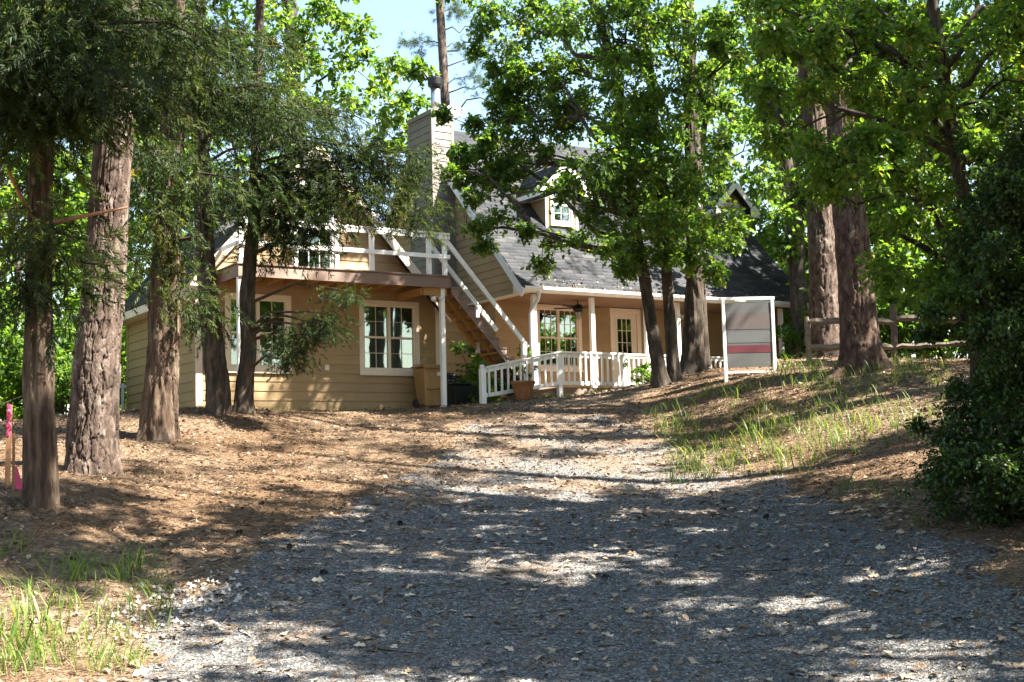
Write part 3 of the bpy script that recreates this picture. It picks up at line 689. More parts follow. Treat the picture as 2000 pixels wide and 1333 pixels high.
fl = empty('flood_light', tuple(W(4.92, DV + .12, DT - .44)), TH, 'small white twin floodlight under the balcony corner', 'light')
MB().lathe([(.05, -.02), (.05, 0.0)], n=12).build('mount', M['white'], fl)
for s in (-1, 1):
    h = MB().lathe([(.02, 0), (.035, .03), (.06, .10), (.062, .11)], n=12).build('lamp_head', M['white'], fl, smooth=True)
    h.location = (s * .05, -.02, -.03); h.rotation_euler = (R_(120), 0, s * .7)

st = empty('staircase', tuple(W(5.24, DV, 0)), TH, 'steep wooden stairs running down from the balcony deck, brown outside and raw underneath', 'stairs')
NR, rise, run, sw = 11, .213, .196, .80; z_top = DT
def stringer(v, mat):
    pts = []; 
    for i in range(NR):
        pts.append((i * run, v, z_top - .03 - (i + 1) * rise + (.0))); 
    poly = [(0, v, z_top - .03)]
    for i in range(NR):
        poly += [(i * run + .0, v, z_top - .05 - (i + .0) * rise - rise * 1.0 + rise)] if False else []
    # sawtooth outline: down the treads, back along the lower edge
    top = [(0.0, z_top - .06)]
    for i in range(NR):
        top += [(i * run, z_top - .06 - (i + 1) * rise), ((i + 1) * run, z_top - .06 - (i + 1) * rise)]
    low = [(NR * run, z_top - .06 - NR * rise - .12), (NR * run - .12, z_top - .06 - NR * rise - .16), (0, z_top - .36)]
    m = MB(); b = 0
    # build as convex strips: one per step plus the sloping beam, joined side by side
    for i in range(NR):
        xa, xb = i * run, (i + 1) * run; zt = z_top - .06 - (i + 1) * rise
        la = z_top - .36 - xa * (rise / run) - .02; lb = z_top - .36 - xb * (rise / run) - .02
        m.prism([(xa, v, la), (xb, v, lb), (xb, v, zt), (xa, v, zt)], (0, .04, 0))
    return m.build('stringer', mat, st)
stringer(0.0, M['brown_paint']); stringer(.38, M['lumber']); stringer(sw - .04, M['lumber'])
for i in range(NR):
    zt = z_top - .06 - (i + 1) * rise
    MB().box((i * run - .03, -.02, zt + .001), ((i + 1) * run - .01, sw + .02, zt + .036)).build('tread', M['brown_paint'], st)
    MB().box((i * run - .006, .041, zt + .038), (i * run + .014, sw - .041, zt + rise)).build('riser', M['lumber'], st)
MB().box((1.16, .041, z_top - .62 - 1.16 * rise / run + .23), (1.26, sw - .041, z_top - .62 - 1.16 * rise / run + .27)).build('cross_brace', M['lumber'], st)
sl = rise / run
MB().bar((-.20, .02, DT + .88), (1.93, .02, DT + .88 - 2.13 * 1.115), .05, .10).build('hand_rail', M['white'], st, bevel=.005)
MB().bar((-.16, sw - .02, DT + .90), (1.60, sw - .02, DT + .90 - 1.76 * 1.11), .045, .10).build('hand_rail', M['white'], st, bevel=.005)
MB().box((1.78, -.03, .45), (1.88, .07, 1.54)).build('newel_post', M['white'], st, bevel=.005)
MB().box((1.05, sw - .06, 1.35), (1.13, sw + .02, 2.4)).build('newel_post', M['white'], st)

rp = empty('entry_ramp', tuple(W(0, 0, 0)), TH, 'white baluster railing and low ramp leading up to the porch', 'ramp')
RV_ = -1.62
for i in range(14):
    y = RV_ + .06 + i * .155
    MB().box((7.80, y, .50), (11.0 if y > -.9 else 9.62, y + .148, .53)).build('plank', M['deck_board'], rp)
MB().box((7.80, RV_ + .03, .34), (9.62, RV_ + .058, .515)).build('edge_board', M['brown_paint'], rp)
MB().prism([(6.6, RV_ + .05, .22), (7.79, RV_ + .05, .38), (7.79, RV_ + .05, .53), (6.6, RV_ + .05, .33)], (0, .30, 0)).build('ramp_slope', M['deck_board'], rp)
def rpost(u, z0, z1, w=.055, cap=False):
    p = MB().box((u - w, RV_ - w, z0), (u + w, RV_ + w, z1)).build('newel_post', M['white'], rp, bevel=.008)
    if cap: MB().lathe([(.05, 0), (.062, .03), (.05, .07), (.015, .09)], (u, RV_, z1), 12).build('post_cap', M['white'], p, smooth=True)
rpost(5.78, -.1, .90, .06, True); rpost(7.78, .2, 1.24); rpost(9.56, .2, 1.24)
def rail_run(u0, zb0, zt0, u1, zb1, zt1, n):
    MB().bar((u0, RV_, zt0 + .02), (u1, RV_, zt1 + .02), .13, .04).build('cap_rail', M['white'], rp, bevel=.005)
    MB().bar((u0, RV_, zt0 - .05), (u1, RV_, zt1 - .05), .04, .085).build('top_rail', M['white'], rp)
    MB().bar((u0, RV_, zb0 + .05), (u1, RV_, zb1 + .05), .04, .085).build('bottom_rail', M['white'], rp)
    for i in range(n):
        t = (i + .5) / n; u = u0 + (u1 - u0) * t; MB().box((u - .022, RV_ - .05 - .002, zb0 + (zb1 - zb0) * t + .02), (u + .022, RV_ - .022, zt0 + (zt1 - zt0) * t - .02)).build('baluster', M['white'], rp)
rail_run(5.84, .27, .90, 7.78, .57, 1.29, 12); rail_run(7.78, .57, 1.29, 9.62, .57, 1.29, 12)

# ------------------------------------------------------------------ things round the house
def at_house(name, u, v, w, label, cat, rz=0.0, group=None): return empty(name, tuple(W(u, v, w)), TH + rz, label, cat, group)
def gw_(u, v): p = W(u, v, 0); return g1(p[0], p[1]) - O[2]

sd = at_house('satellite_dish', 8.95, 5.1, 0, 'grey satellite dish on a bent mast above the roof ridge', 'satellite dish')
dz = 8.52
dd = MB().lathe([(.005, .0), (.10, .012), (.18, .035), (.235, .06), (.24, .07), (.18, .045), (.10, .022), (.005, .01)], n=24).build('reflector', M['dish'], sd, smooth=True)
dd.location = (0.05, -.10, dz); dd.rotation_euler = (R_(68), 0, R_(-20))
MB().tube([(.05, .0, 7.3), (.05, .02, dz - .35), (.05, -.02, dz - .05), (.05, -.09, dz)], .022, 8).build('mast', M['black'], sd)
MB().tube([(.06, -.12, dz - .2), (.14, -.32, dz - .12), (.14, -.40, dz + .02)], .014, 6).build('feed_arm', M['black'], sd)
MB().box((.11, -.44, dz + .0), (.18, -.37, dz + .07)).build('receiver', M['dish'], sd, bevel=.01)

fn = at_house('ceiling_fan', 10.50, 1.50, 2.99, 'black porch ceiling fan with a lantern light hanging below it', 'ceiling fan')
MB().tube([(0, 0, 0), (0, 0, -.10)], .014, 8).build('rod', M['black'], fn)
MB().lathe([(.05, -.10), (.11, -.14), (.13, -.22), (.12, -.27), (.05, -.29)], n=20).build('motor_housing', M['black'], fn, smooth=True)
for i in range(5):
    a = R_(200 + 72 * i); c, s = math.cos(a), math.sin(a); p = np.array([-s, c, 0]); q = np.array([c, s, 0])
    m = MB(); z = -.20
    m.prism([q * .12 - p * .03 + (0, 0, z), q * .62 - p * .06 + (0, 0, z + .01), q * .65 + (0, 0, z + .012), q * .62 + p * .06 + (0, 0, z + .03), q * .12 + p * .03 + (0, 0, z + .02)], (0, 0, .008)); m.build('blade', M['black'], fn)
MB().lathe([(.06, -.29), (.085, -.31), (.08, -.315), (.05, -.46), (.035, -.49), (.008, -.53)], n=8).build('lantern', plain('lantern_glass', (.35, .36, .33), .2), fn)
MB().lathe([(.02, -.275), (.12, -.29), (.125, -.30), (.03, -.312)], n=16).build('lantern_cap', M['black'], fn)
for k in range(4):
    a = R_(45 + 90 * k); MB().tube([(.088 * math.cos(a), .088 * math.sin(a), -.31), (.052 * math.cos(a), .052 * math.sin(a), -.47)], .006, 5).build('lantern_bar', M['black'], fn)

# wheeled bin
bn = at_house('wheeled_bin', 5.02, -.62, gw_(5.0, -.6), 'tan plastic wheeled bin behind the balcony post', 'bin')
m = MB(); a, b = .20, .27; m.add([(-a, -a, .04), (a, -a, .04), (a, a, .10), (-a, a, .10), (-b, -b, .88), (b, -b, .88), (b, b, .88), (-b, b, .88)], [(0, 3, 2, 1), (4, 5, 6, 7), (0, 1, 5, 4), (1, 2, 6, 5), (2, 3, 7, 6), (3, 0, 4, 7)]); m.build('bin_body', M['bin'], bn, bevel=.03)
m = MB(); m.prism([(-.30, -.31, .885), (.30, -.31, .885), (.30, .30, .90), (-.30, .30, .90)], (0, 0, .035)); m.prism([(-.26, -.27, .921), (.26, -.27, .921), (.24, .25, .965), (-.24, .25, .965)], (0, 0, .02)); m.build('lid', M['bin'], bn, bevel=.012)
MB().box((-.20, -.262, .40), (.20, -.232, .74)).build('front_panel', M['bin'], bn, bevel=.015)
MB().box((.05, -.30, .70), (.22, -.264, .78)).build('label_plate', M['white'], bn)
MB().box((-.30, -.325, .86), (.30, -.285, .884)).build('rim', M['bin'], bn, bevel=.008)
for s in (-1, 1):
    w_ = MB().lathe([(.03, -.025), (.10, -.025), (.11, 0), (.10, .025), (.03, .025)], n=16).build('wheel', M['black_plastic'], bn); w_.location = (s * .23, .22, .11); w_.rotation_euler = (0, R_(90), 0)
MB().tube([(-.22, .29, .85), (-.22, .34, .87), (.22, .34, .87), (.22, .29, .85)], .015, 6).build('handle', M['bin'], bn)

# dark equipment in the recess: a condenser and a low black box
ac = at_house('air_conditioner', 6.35, 1.2, gw_(6.35, 1.2), 'dark air-conditioning unit in the recess under the stairs', 'air conditioner')
MB().box((-.38, -.38, .0), (.38, .38, .08)).build('pad', M['black'], ac); MB().box((-.35, -.35, .081), (.35, .35, .80)).build('cabinet', M['black'], ac, bevel=.03)
for k in range(9): MB().box((-.33, -.362, .14 + k * .07), (.33, -.352, .17 + k * .07)).build('louvre', M['black_plastic'], ac)
MB().lathe([(.30, .801), (.30, .83), (.05, .845)], n=20).build('fan_grille', M['black_plastic'], ac)
bb = at_house('storage_box', 6.05, -.25, gw_(6.05, -.25), 'low black plastic box beside the tan bin', 'box')
MB().prism([(-.30, -.2, 0), (.30, -.2, 0), (.34, -.22, .48), (-.34, -.22, .48)], (0, .42, 0)).build('box_body', M['black_plastic'], bb, bevel=.02); MB().box((-.36, -.25, .485), (.36, .23, .54)).build('lid', M['black_plastic'], bb, bevel=.02)
bb2 = at_house('storage_box', -.55, 5.2, gw_(-.55, 5.2), 'black bin low against the far left corner of the wing', 'box')
MB().prism([(-.30, -.2, 0), (.30, -.2, 0), (.34, -.22, .42), (-.34, -.22, .42)], (0, .42, 0)).build('box_body', M['black_plastic'], bb2, bevel=.02); MB().box((-.36, -.25, .425), (.36, .23, .47)).build('lid', M['black_plastic'], bb2, bevel=.02)
# pot
pt = at_house('flower_pot', 6.55, -2.02, gw_(6.55, -2.02) - .01, 'large fluted terracotta urn in front of the ramp railing', 'pot')
m = MB(); n = 40; prof = [(.13, 0), (.15, .03), (.15, .06), (.17, .09), (.20, .22), (.235, .34), (.27, .37), (.28, .41), (.25, .42), (.22, .36), (.05, .34)]
b = 0
for (r, z) in prof:
    for k in range(n):
        t = 2 * math.pi * k / n; rr = r * (1 + (.035 if .08 < z < .35 and r > .1 else 0) * math.cos(10 * t)); m.v.append((rr * math.cos(t), rr * math.sin(t), z))
for i in range(len(prof) - 1):
    for k in range(n): m.f.append((i * n + k, i * n + (k + 1) % n, (i + 1) * n + (k + 1) % n, (i + 1) * n + k))
m.f.append(tuple(range(n))[::-1]); m.f.append(tuple((len(prof) - 1) * n + k for k in range(n)))
m.build('urn_body', M['terracotta'], pt, smooth=True)

# yard sign: the face is blurred out in the photograph, so only its blocks of colour are kept
sp = base(1466, 738, 27.6)
sg = empty('yard_sign', tuple(sp), R_(4), 'grey yard sign with a dark red band in a white post frame', 'sign')
hw_ = .50
for s in (-1, 1): MB().box((s * hw_ - .032, -.032, -.3), (s * hw_ + .032, .032, 1.52)).build('frame_post', M['white'], sg, bevel=.005)
MB().box((-hw_ - .05, -.033, 1.521), (hw_ + .05, .033, 1.58)).build('frame_top', M['white'], sg, bevel=.005)
MB().box((-hw_ + .041, -.03, .05), (hw_ - .041, .03, .09)).build('ground_bar', M['white'], sg)
pn = MB().box((-hw_ + .05, -.012, .17), (hw_ - .05, .012, 1.46)).build('panel', plain('sign_grey', (.078, .079, .077), .5, 0, .05), sg)
MB().box((-hw_ + .06, -.016, .93), (hw_ - .06, -.0125, 1.26)).build('upper_block', plain('sign_mauve', (.085, .069, .066), .5, 0, .05), pn)
MB().box((-hw_ + .06, -.016, .46), (hw_ - .06, -.0125, .61)).build('red_band', plain('sign_red', (.085, .012, .018), .5, 0, .2, 3), pn)
MB().box((-hw_ + .06, -.016, .66), (hw_ - .06, -.0125, .88)).build('middle_block', plain('sign_slate', (.088, .094, .092), .5, 0, .05), pn)

# hummingbird feeder
hf = at_house('hanging_feeder', 17.62, .55, 2.62, 'small red feeder hanging at the right end of the eave', 'feeder')
MB().tube([(0, 0, .12), (0, .0, .38)], .006, 5).build('hook', M['black'], hf); MB().lathe([(.02, .12), (.06, .10), (.13, .03), (.14, .0), (.12, -.03), (.03, -.05)], n=16).build('dish', M['red_plastic'], hf, smooth=True)

# stakes with pink tape
def stake(px, py, Y, h, w, lean, label, tape):
    p = base(px, py, Y); o = empty('survey_stake', tuple(p), R_(12), label, 'stake', 'survey stakes by the left edge')
    m = MB(); m.prism([(-w, -.018, -.25), (w, -.018, -.25), (w, .018, -.25), (-w, .018, -.25)], (lean, 0, h + .25)); m.build('stake_post', M['stake'], o)
    if tape:
        t = MB(); L = tape[1] - tape[0]
        for k in range(6):
            z = tape[1] - L * k / 6; q = lean * z / h
            t.add([(q - w * .9 + .012 * (k % 2), -.022 - .012 * (k % 2), z), (q + w * .35 + .010 * (k % 3), -.024 + .010 * (k % 2), z), (q + w * .35 + .010 * ((k + 1) % 3), -.026, z - L / 6), (q - w * .9 + .012 * ((k + 1) % 2), -.022, z - L / 6)], [(0, 1, 2, 3)])
        tp = t.build('flagging_tape', M['pink'], o); sm = tp.modifiers.new('thick', 'SOLIDIFY'); sm.thickness = .003
    return o
stake(14, 945, 17.6, 1.02, .032, .02, 'taller reddish survey stake with pink tape at its top', (.62, 1.03))
o = stake(26, 955, 17.2, .72, .016, .0, 'thin survey stake with a loose pink ribbon near the ground', None)
t = MB(); t.add([(.02, -.03, .30), (.05, -.04, .30), (.13, -.05, .02), (.03, -.06, .03)], [(0, 1, 2, 3)]); q = t.build('pink_ribbon', M['pink'], o); q.modifiers.new('thick', 'SOLIDIFY').thickness = .003

# split-rail fence
fp = [base(1583, 716, 28.6), base(1749, 711, 28.2), base(1905, 700, 28.0), base(2090, 690, 28.2)]
fe = empty('split_rail_fence', tuple(fp[0]), 0, 'weathered grey split-rail fence behind the right-hand pine', 'fence')
def rough_bar(a, b, w, h, seed, n=9, tw=0.0):
    r = np.random.default_rng(seed); a = np.array(a); b = np.array(b); m = MB(); pts = [a + (b - a) * i / (n - 1) + r.normal(0, .012, 3) for i in range(n)]
    k = 7; base_ = len(m.v); d = (b - a) / np.linalg.norm(b - a); ref = np.array([0, 0, 1.]) if abs(d[2]) < .8 else np.array([1., 0, 0]); s = np.cross(d, ref); s /= np.linalg.norm(s); u = np.cross(s, d)
    sh = r.uniform(.75, 1.15, k)
    for i, p in enumerate(pts):
        e = .75 if i in (0, n - 1) else 1
        for j in range(k):
            t = 2 * math.pi * j / k + tw * i; rr = sh[j] * r.uniform(.93, 1.07) * e; m.v.append(tuple(p + s * w / 2 * rr * math.cos(t) + u * h / 2 * rr * math.sin(t)))
    for i in range(n - 1):
        for j in range(k): m.f.append((i * k + j, i * k + (j + 1) % k, (i + 1) * k + (j + 1) % k, (i + 1) * k + j))
    m.f.append(tuple(range(k))[::-1]); m.f.append(tuple((n - 1) * k + j for j in range(k))); return m
for i, p in enumerate(fp):
    q = p - fp[0]; h = (1.02, 1.25, 1.25, 1.2)[i]; rough_bar(q + (0, 0, -.3), q + ((-.04, .01, 0, 0)[i], 0, h), .17, .14, 40 + i).build('post', M['old_wood'], fe)
for i in range(3):
    a = fp[i] - fp[0]; b = fp[i + 1] - fp[0]; za = (.90, .93, .9)[i]; zb = (.88, .82, .85)[i]
    for j, (ha, hb) in enumerate(((za, zb), (.36, .35))):
        rough_bar(a + (.02, -.06, ha), b + (-.02, -.03, hb), .10, (.15, .13)[j], 60 + i * 3 + j, 14).build('rail', M['old_wood'], fe)

# pale picket panel far left behind the wing
fx = base(238, 800, 34.0)
pf = empty('picket_panel', tuple(fx), R_(20), 'pale white picket panel beyond the far left corner of the wing', 'fence')
MB().box((-.5, -.03, .85), (.5, .03, .92)).build('rail', M['white'], pf); MB().box((-.5, -.03, .15), (.5, .03, .22)).build('rail', M['white'], pf)
for k in range(7): MB().box((-.47 + k * .15, -.055, .0), (-.40 + k * .15, -.031, .95)).build('picket', M['white'], pf)

# ------------------------------------------------------------------ vegetation toolkit
def norm(a): return a / (np.linalg.norm(a, axis=-1, keepdims=True) + 1e-9)
def frames(d, up):
    """columns side, dir, normal"""
    d = norm(d); s = norm(np.cross(d, up)); n = np.cross(s, d); return np.stack([s, d, n], -1)
def scatter(name, TV, TF, pos, Rm, scale, tint, parent=None, mat=None, smooth=False):
    TV = np.asarray(TV, float); TF = np.asarray(TF, int); N = len(pos); k = len(TV)
    scale = np.asarray(scale, float); scale = np.repeat(scale[:, None], 3, 1) if scale.ndim == 1 else scale
    V = np.einsum('nij,nkj->nki', Rm, TV[None] * scale[:, None, :]) + pos[:, None, :]
    F = (TF[None] + (np.arange(N) * k)[:, None, None]).reshape(-1, TF.shape[1])
    return link(name, np_mesh(name, V.reshape(-1, 3), F, {'tint': np.repeat(tint, k)}, smooth), parent, mat)
# leaf templates: unit length along +y, lying in xy
def t_kite(w=.62, fold=.10):
    return [(0, 0, 0), (w / 2, .42, fold), (0, 1, -.10), (-w / 2, .42, fold)], [(0, 1, 2), (0, 2, 3)]
def t_oval(w=.6, fold=.08):
    return [(0, 0, 0), (w * .42, .25, fold), (w * .5, .58, fold * .8), (0, 1, -.12), (-w * .5, .58, fold * .8), (-w * .42, .25, fold)], [(0, 1, 2), (0, 2, 3), (0, 3, 4), (0, 4, 5)]
def t_oak():
    h = [(0, 0), (.27, .24), (.13, .42), (.40, .62), (.19, .76), (0, 1.0)]
    o = h + [(-x, y) for x, y in h[-2:0:-1]]; V = [(x, y, .25 * abs(x) - .14 * y * y) for x, y in o] + [(0, .5, -.035)]
    return V, [(i, (i + 1) % 10, 10) for i in range(10)]
def t_spray(n=20, seed=3, wd=.040, droop=.5):
    """a drooping cedar branchlet: fine scale-leaf strands along a stem"""
    r = np.random.default_rng(seed); V = []; F = []
    for i in range(n):
        t = (i + .3) / n; p = np.array([0, t * .8, -droop * t * t * .6]); a = r.uniform(0, 6.28); l = r.uniform(.22, .42) * (1.1 - .5 * t)
        d = np.array([math.cos(a) * .7, .75, math.sin(a) * .45 - .35]); d /= np.linalg.norm(d); s = np.cross(d, r.normal(0, 1, 3)); s /= np.linalg.norm(s)
        b = len(V); V += [p - s * wd * .7, p + s * wd * .7 + d * l * .2, p + d * l]; F += [(b, b + 1, b + 2)]
    return V, F
def t_tuft(n=26, seed=4, wd=.02):
    r = np.random.default_rng(seed); V = []; F = []
    for i in range(n):
        d = r.normal(0, 1, 3); d[1] = abs(d[1]) + .6; d /= np.linalg.norm(d); s = np.cross(d, r.normal(0, 1, 3)); s /= np.linalg.norm(s); p = np.array([0, r.uniform(0, .35), 0])
        b = len(V); V += [p - s * wd / 2, p + s * wd / 2, p + d * r.uniform(.6, 1.0)]; F += [(b, b + 1, b + 2)]
    return V, F
KITE, OVAL, OAK, SPRAY, TUFT = t_kite(), t_oval(), t_oak(), t_spray(), t_tuft()
CONE = ([(.5, 0, -.29), (0, 0, .58), (-.5, 0, -.29), (.2, 1, -.11), (0, 1, .23), (-.2, 1, -.11)], [(0, 1, 4), (0, 4, 3), (1, 2, 5), (1, 5, 4), (2, 0, 3), (2, 3, 5)])

def smooth_path(path, n):
    P = np.array(path, float); d = np.concatenate([[0], np.cumsum(np.linalg.norm(np.diff(P[:, :3], axis=0), axis=1))]); t = np.linspace(0, d[-1], n) if np.isscalar(n) else n * d[-1]
    L = np.stack([np.interp(t, d, P[:, i]) for i in range(4)], 1)
    k = np.ones(5) / 5                       # light smoothing of the kinks
    if len(L) > 12:
        for i in range(3):
            e = np.pad(L[:, i], 2, mode='reflect', reflect_type='odd'); L[:, i] = np.convolve(e, k, 'valid')
    return L, t
def trunk_mesh(name, path, kind, sides=40, step=.06, seed=0, amp=.03, flare=.45, hi=7.0):
    """path rows x,y,z,r from the ground up; bark relief is real"""
    P = np.array(path, float); tot = np.linalg.norm(np.diff(P[:, :3], axis=0), axis=1).sum()
    fine = np.arange(0, min(hi, tot), step); rest = np.arange(min(hi, tot), tot, .35); s = np.concatenate([fine, rest, [tot]]) if tot > hi else np.concatenate([fine, [tot]])
    L, t = smooth_path(path, s / tot); n = len(L)
    a = np.linspace(0, 2 * math.pi, sides, endpoint=False); A, T = np.meshgrid(a, t)
    r = L[:, 3][:, None] * np.ones_like(A)
    lob = 1 + .65 * np.cos(5 * A + seed) + .45 * np.cos(3 * A + 2 * seed) + .3 * np.cos(8 * A + seed)
    r = r * (1 + flare * 1.9 * np.exp(-T / .26) * lob)
    r = r * (1 + .07 * (fbm(np.cos(A) * 1.5 + seed, np.sin(A) * 1.5, T * .9, seed=seed) - .5) * 2)
    circ = 2 * math.pi * L[:, 3].max()
    if kind == 'plate':
        nx = max(5, int(circ / .15)); ca, sa = np.cos(A), np.sin(A)
        w1 = fbm(ca * 2.2, sa * 2.2, T * 2.2, seed=seed + 7) - .5; w2 = fbm(ca * 2.2 + 7, sa * 2.2, T * 2.2, seed=seed + 8) - .5
        w3 = fbm(ca * 7, sa * 7, T * 7, o=3, seed=seed + 11) - .5
        d1, d2, idd = cells(A / (2 * math.pi) * nx + 1.3 * w1 + .5 * w3, T / .46 + 1.6 * w2 + .5 * w3, nx, seed)
        e1, e2, id2 = cells(A / (2 * math.pi) * nx * 2 + 2.0 * w2 + .7 * w3, T / .19 + 1.5 * w1 + .7 * w3, nx * 2, seed + 3)
        e = np.clip((d2 - d1) / .10, 0, 1) ** .6; ee = np.clip((e2 - e1) / .09, 0, 1) ** .6
        h = e * (.55 + .35 * idd) + .30 * ee * e * (.4 + .9 * id2) + .16 * (fbm(ca * 14, sa * 14, T * 18, o=3, seed=seed + 2) - .4)
        tint = np.clip(.12 + .45 * idd + .35 * id2 + .5 * w3, 0, 1)
    else:
        cr = sides / 5.0 / (2 * math.pi); f = 1.6 if kind == 'furrow' else .5
        tw = T * .35
        q = fbm(np.cos(A + tw * .3) * cr, np.sin(A + tw * .3) * cr, T * f, o=2, seed=seed); q2 = fbm(np.cos(A) * cr * 1.6, np.sin(A) * cr * 1.6, T * f * 2.2, o=2, seed=seed + 1)
        h = np.clip(np.abs(2 * q - 1) * 2.6, 0, 1) * .75 + .5 * np.clip(np.abs(2 * q2 - 1) * 2, 0, 1)
        tint = np.clip(.1 + .85 * fbm(np.cos(A) * 3, np.sin(A) * 3, T * 1.1, seed=seed + 4) + .25 * (q2 - .5), 0, 1)
    r = r + amp * np.minimum(1, L[:, 3] / .15)[:, None] * (h - h.mean())
    tg = np.gradient(L[:, :3], axis=0); tg = norm(tg); ref = np.array([1.0, 0, 0]); s_ = norm(np.cross(tg, ref)); c_ = np.cross(tg, s_)
    V = L[:, None, :3] + r[..., None] * (np.cos(A)[..., None] * s_[:, None, :] + np.sin(A)[..., None] * c_[:, None, :])
    I = np.arange(n * sides).reshape(n, sides); J = np.roll(I, -1, 1)
    F = np.stack([I[:-1], J[:-1], J[1:], I[1:]], -1).reshape(-1, 4)
    return np_mesh(name, V.reshape(-1, 3), F, {'tint': tint.ravel()}, True), L, t

def twigs_leaves(C, Rr, nt, nl, r, droop=.25, inner=.2, flat=.75):
    """C (n,3) cluster centres, Rr (n,) radii -> twig starts, ends, leaf positions and directions"""
    n = len(C); nt = np.broadcast_to(nt, (n,)); idx = np.repeat(np.arange(n), nt); m = len(idx)
    e = norm(r.normal(0, 1, (m, 3))) * (r.uniform(inner, 1, (m, 1)) ** .6) * Rr[idx, None] * np.array([1, 1, flat])
    S = C[idx] + e * .12 + r.normal(0, .05, (m, 3)) * Rr[idx, None]; E = C[idx] + e; E[:, 2] -= droop * .3 * np.linalg.norm(e, axis=1)
    t = r.uniform(.25, 1.08, (m, nl)); tw = np.repeat(np.arange(m), nl)
    P = S[tw] + (E - S)[tw] * t.ravel()[:, None] + r.normal(0, .035, (m * nl, 3))
    d = norm(norm((E - S)[tw]) * .5 + r.normal(0, .6, (m * nl, 3)) + np.array([0, 0, -droop]))
    up = norm(np.array([0, 0, 1.0]) + r.normal(0, .55, (m * nl, 3)))
    return S, E, P, d, up
def add_twigs(S, E, w, mat, parent, r):
    d = E - S; L = np.linalg.norm(d, axis=1); Rm = frames(d, norm(r.normal(0, 1, d.shape))); sc = np.stack([np.full(len(L), w), L, np.full(len(L), w)], 1)
    return tag(scatter('twigs', *CONE, S, Rm, sc, r.uniform(.2, .8, len(L)), parent, mat), kind='stuff')
def nearest_on(L, p, rise=.0):
    """trunk point a limb to p would leave from"""
    q = p.copy(); dist = np.hypot(*(L[:, :2] - p[:2]).T); zt = p[2] - rise * np.abs(dist) 
    i = int(np.argmin(np.abs(L[:, 2] - zt) + .0 * dist)); return i
def tube_attr(m, name, parent, mat, tint=.4):
    me = m.mesh(name, True); at_ = me.attributes.new('tint', 'FLOAT', 'POINT'); at_.data.foreach_set('value', np.full(len(me.vertices), tint, dtype=np.float32))
    return link(name, me, parent, mat)
def limbs(L, C, r, parent, mat, rise=.5, per=5, sides=6, joined=False, thick=1.0):
    """clusters are gathered into groups; each group hangs on one limb that forks to its clusters"""
    n = len(C); G = max(1, n // per); cen = C[r.choice(n, G, replace=False)]
    for _ in range(6):
        k = np.argmin(((C[:, None] - cen[None]) ** 2).sum(-1), 1)
        cen = np.array([C[k == g].mean(0) if (k == g).any() else cen[g] for g in range(G)])
    allm = MB()
    for g in range(G):
        pts = C[k == g]
        if not len(pts): continue
        c = cen[g]; i = nearest_on(L, c, rise * r.uniform(.7, 1.3)); a = L[i, :3]; v = c - a; d = np.linalg.norm(v)
        if d < .15: continue
        r0 = min(L[i, 3] * .6, (.016 + .016 * d) * thick); q = [a]
        for t in (.2, .4, .6, .8): q.append(a + v * t + r.normal(0, .045 * d, 3) + np.array([0, 0, .09 * d * math.sin(math.pi * t)]))
        q.append(c); rad = [r0, r0 * .85, r0 * .7, r0 * .58, r0 * .45, r0 * .3]
        m = allm if joined else MB(); m.tube(q, rad, sides, cap=False)
        for p in pts:
            j = int(r.integers(2, 6)); b0 = q[j]; w_ = p - b0; e = np.linalg.norm(w_)
            if e < .08: continue
            m.tube([b0, b0 + w_ * .35 + r.normal(0, .06 * e, 3) + np.array([0, 0, .05 * e]), b0 + w_ * .7 + r.normal(0, .06 * e, 3), p], [rad[j] * .7, rad[j] * .5, rad[j] * .35, .004], max(4, sides - 1), cap=False)
        if not joined: tube_attr(m, 'limb', parent, mat)
    if joined and allm.v: tube_attr(allm, 'limbs', parent, mat)['kind'] = 'stuff'

def px_path(pts):   # (px, py, Y, r)
    return [(*at(x, y, Y), r) for x, y, Y, r in pts]

def tree(name, label, cat, path, bark, kind, group=None, seed=0, sides=40, step=.06, amp=.03, flare=.45, hi=7.0):
    b = np.array(path[0][:3]); b[2] = g1(b[0], b[1]) - .24
    o = empty(name, tuple(b), 0, label, cat, group)
    loc = [(p[0] - b[0], p[1] - b[1], p[2] - b[2], p[3]) for p in path]; loc[0] = (0, 0, 0, path[0][3])
    me, L, t = trunk_mesh('trunk', loc, kind, sides, step, seed, amp, flare, hi); link('trunk', me, o, bark)
    return o, b, L
def crown(o, b, L, C, Rr, nt, nl, size, tmpl, mat, bark, seed, droop=.25, tw=.012, rise=.5, tint=(.5, .22), limb=True, flat=.75, jit=.25, name='crown', joined=False, per=5):
    r = np.random.default_rng(seed); C = np.asarray(C, float) - b; Rr = np.asarray(Rr, float)
    S, E, P, d, up = twigs_leaves(C, Rr, nt, nl, r, droop, flat=flat); N = len(P)
    cl = np.repeat(r.normal(0, .10, len(S)), nl)
    scatter(name, *tmpl, P, frames(d, up), size * r.uniform(1 - jit, 1 + jit, N), np.clip(r.normal(*tint, N) + cl, 0, 1), o, mat)['kind'] = 'stuff'
    if limb: limbs(L, C, r, o, bark, rise, per, joined=joined)
    if tw: add_twigs(S, E, tw, bark, o, r)
    return N

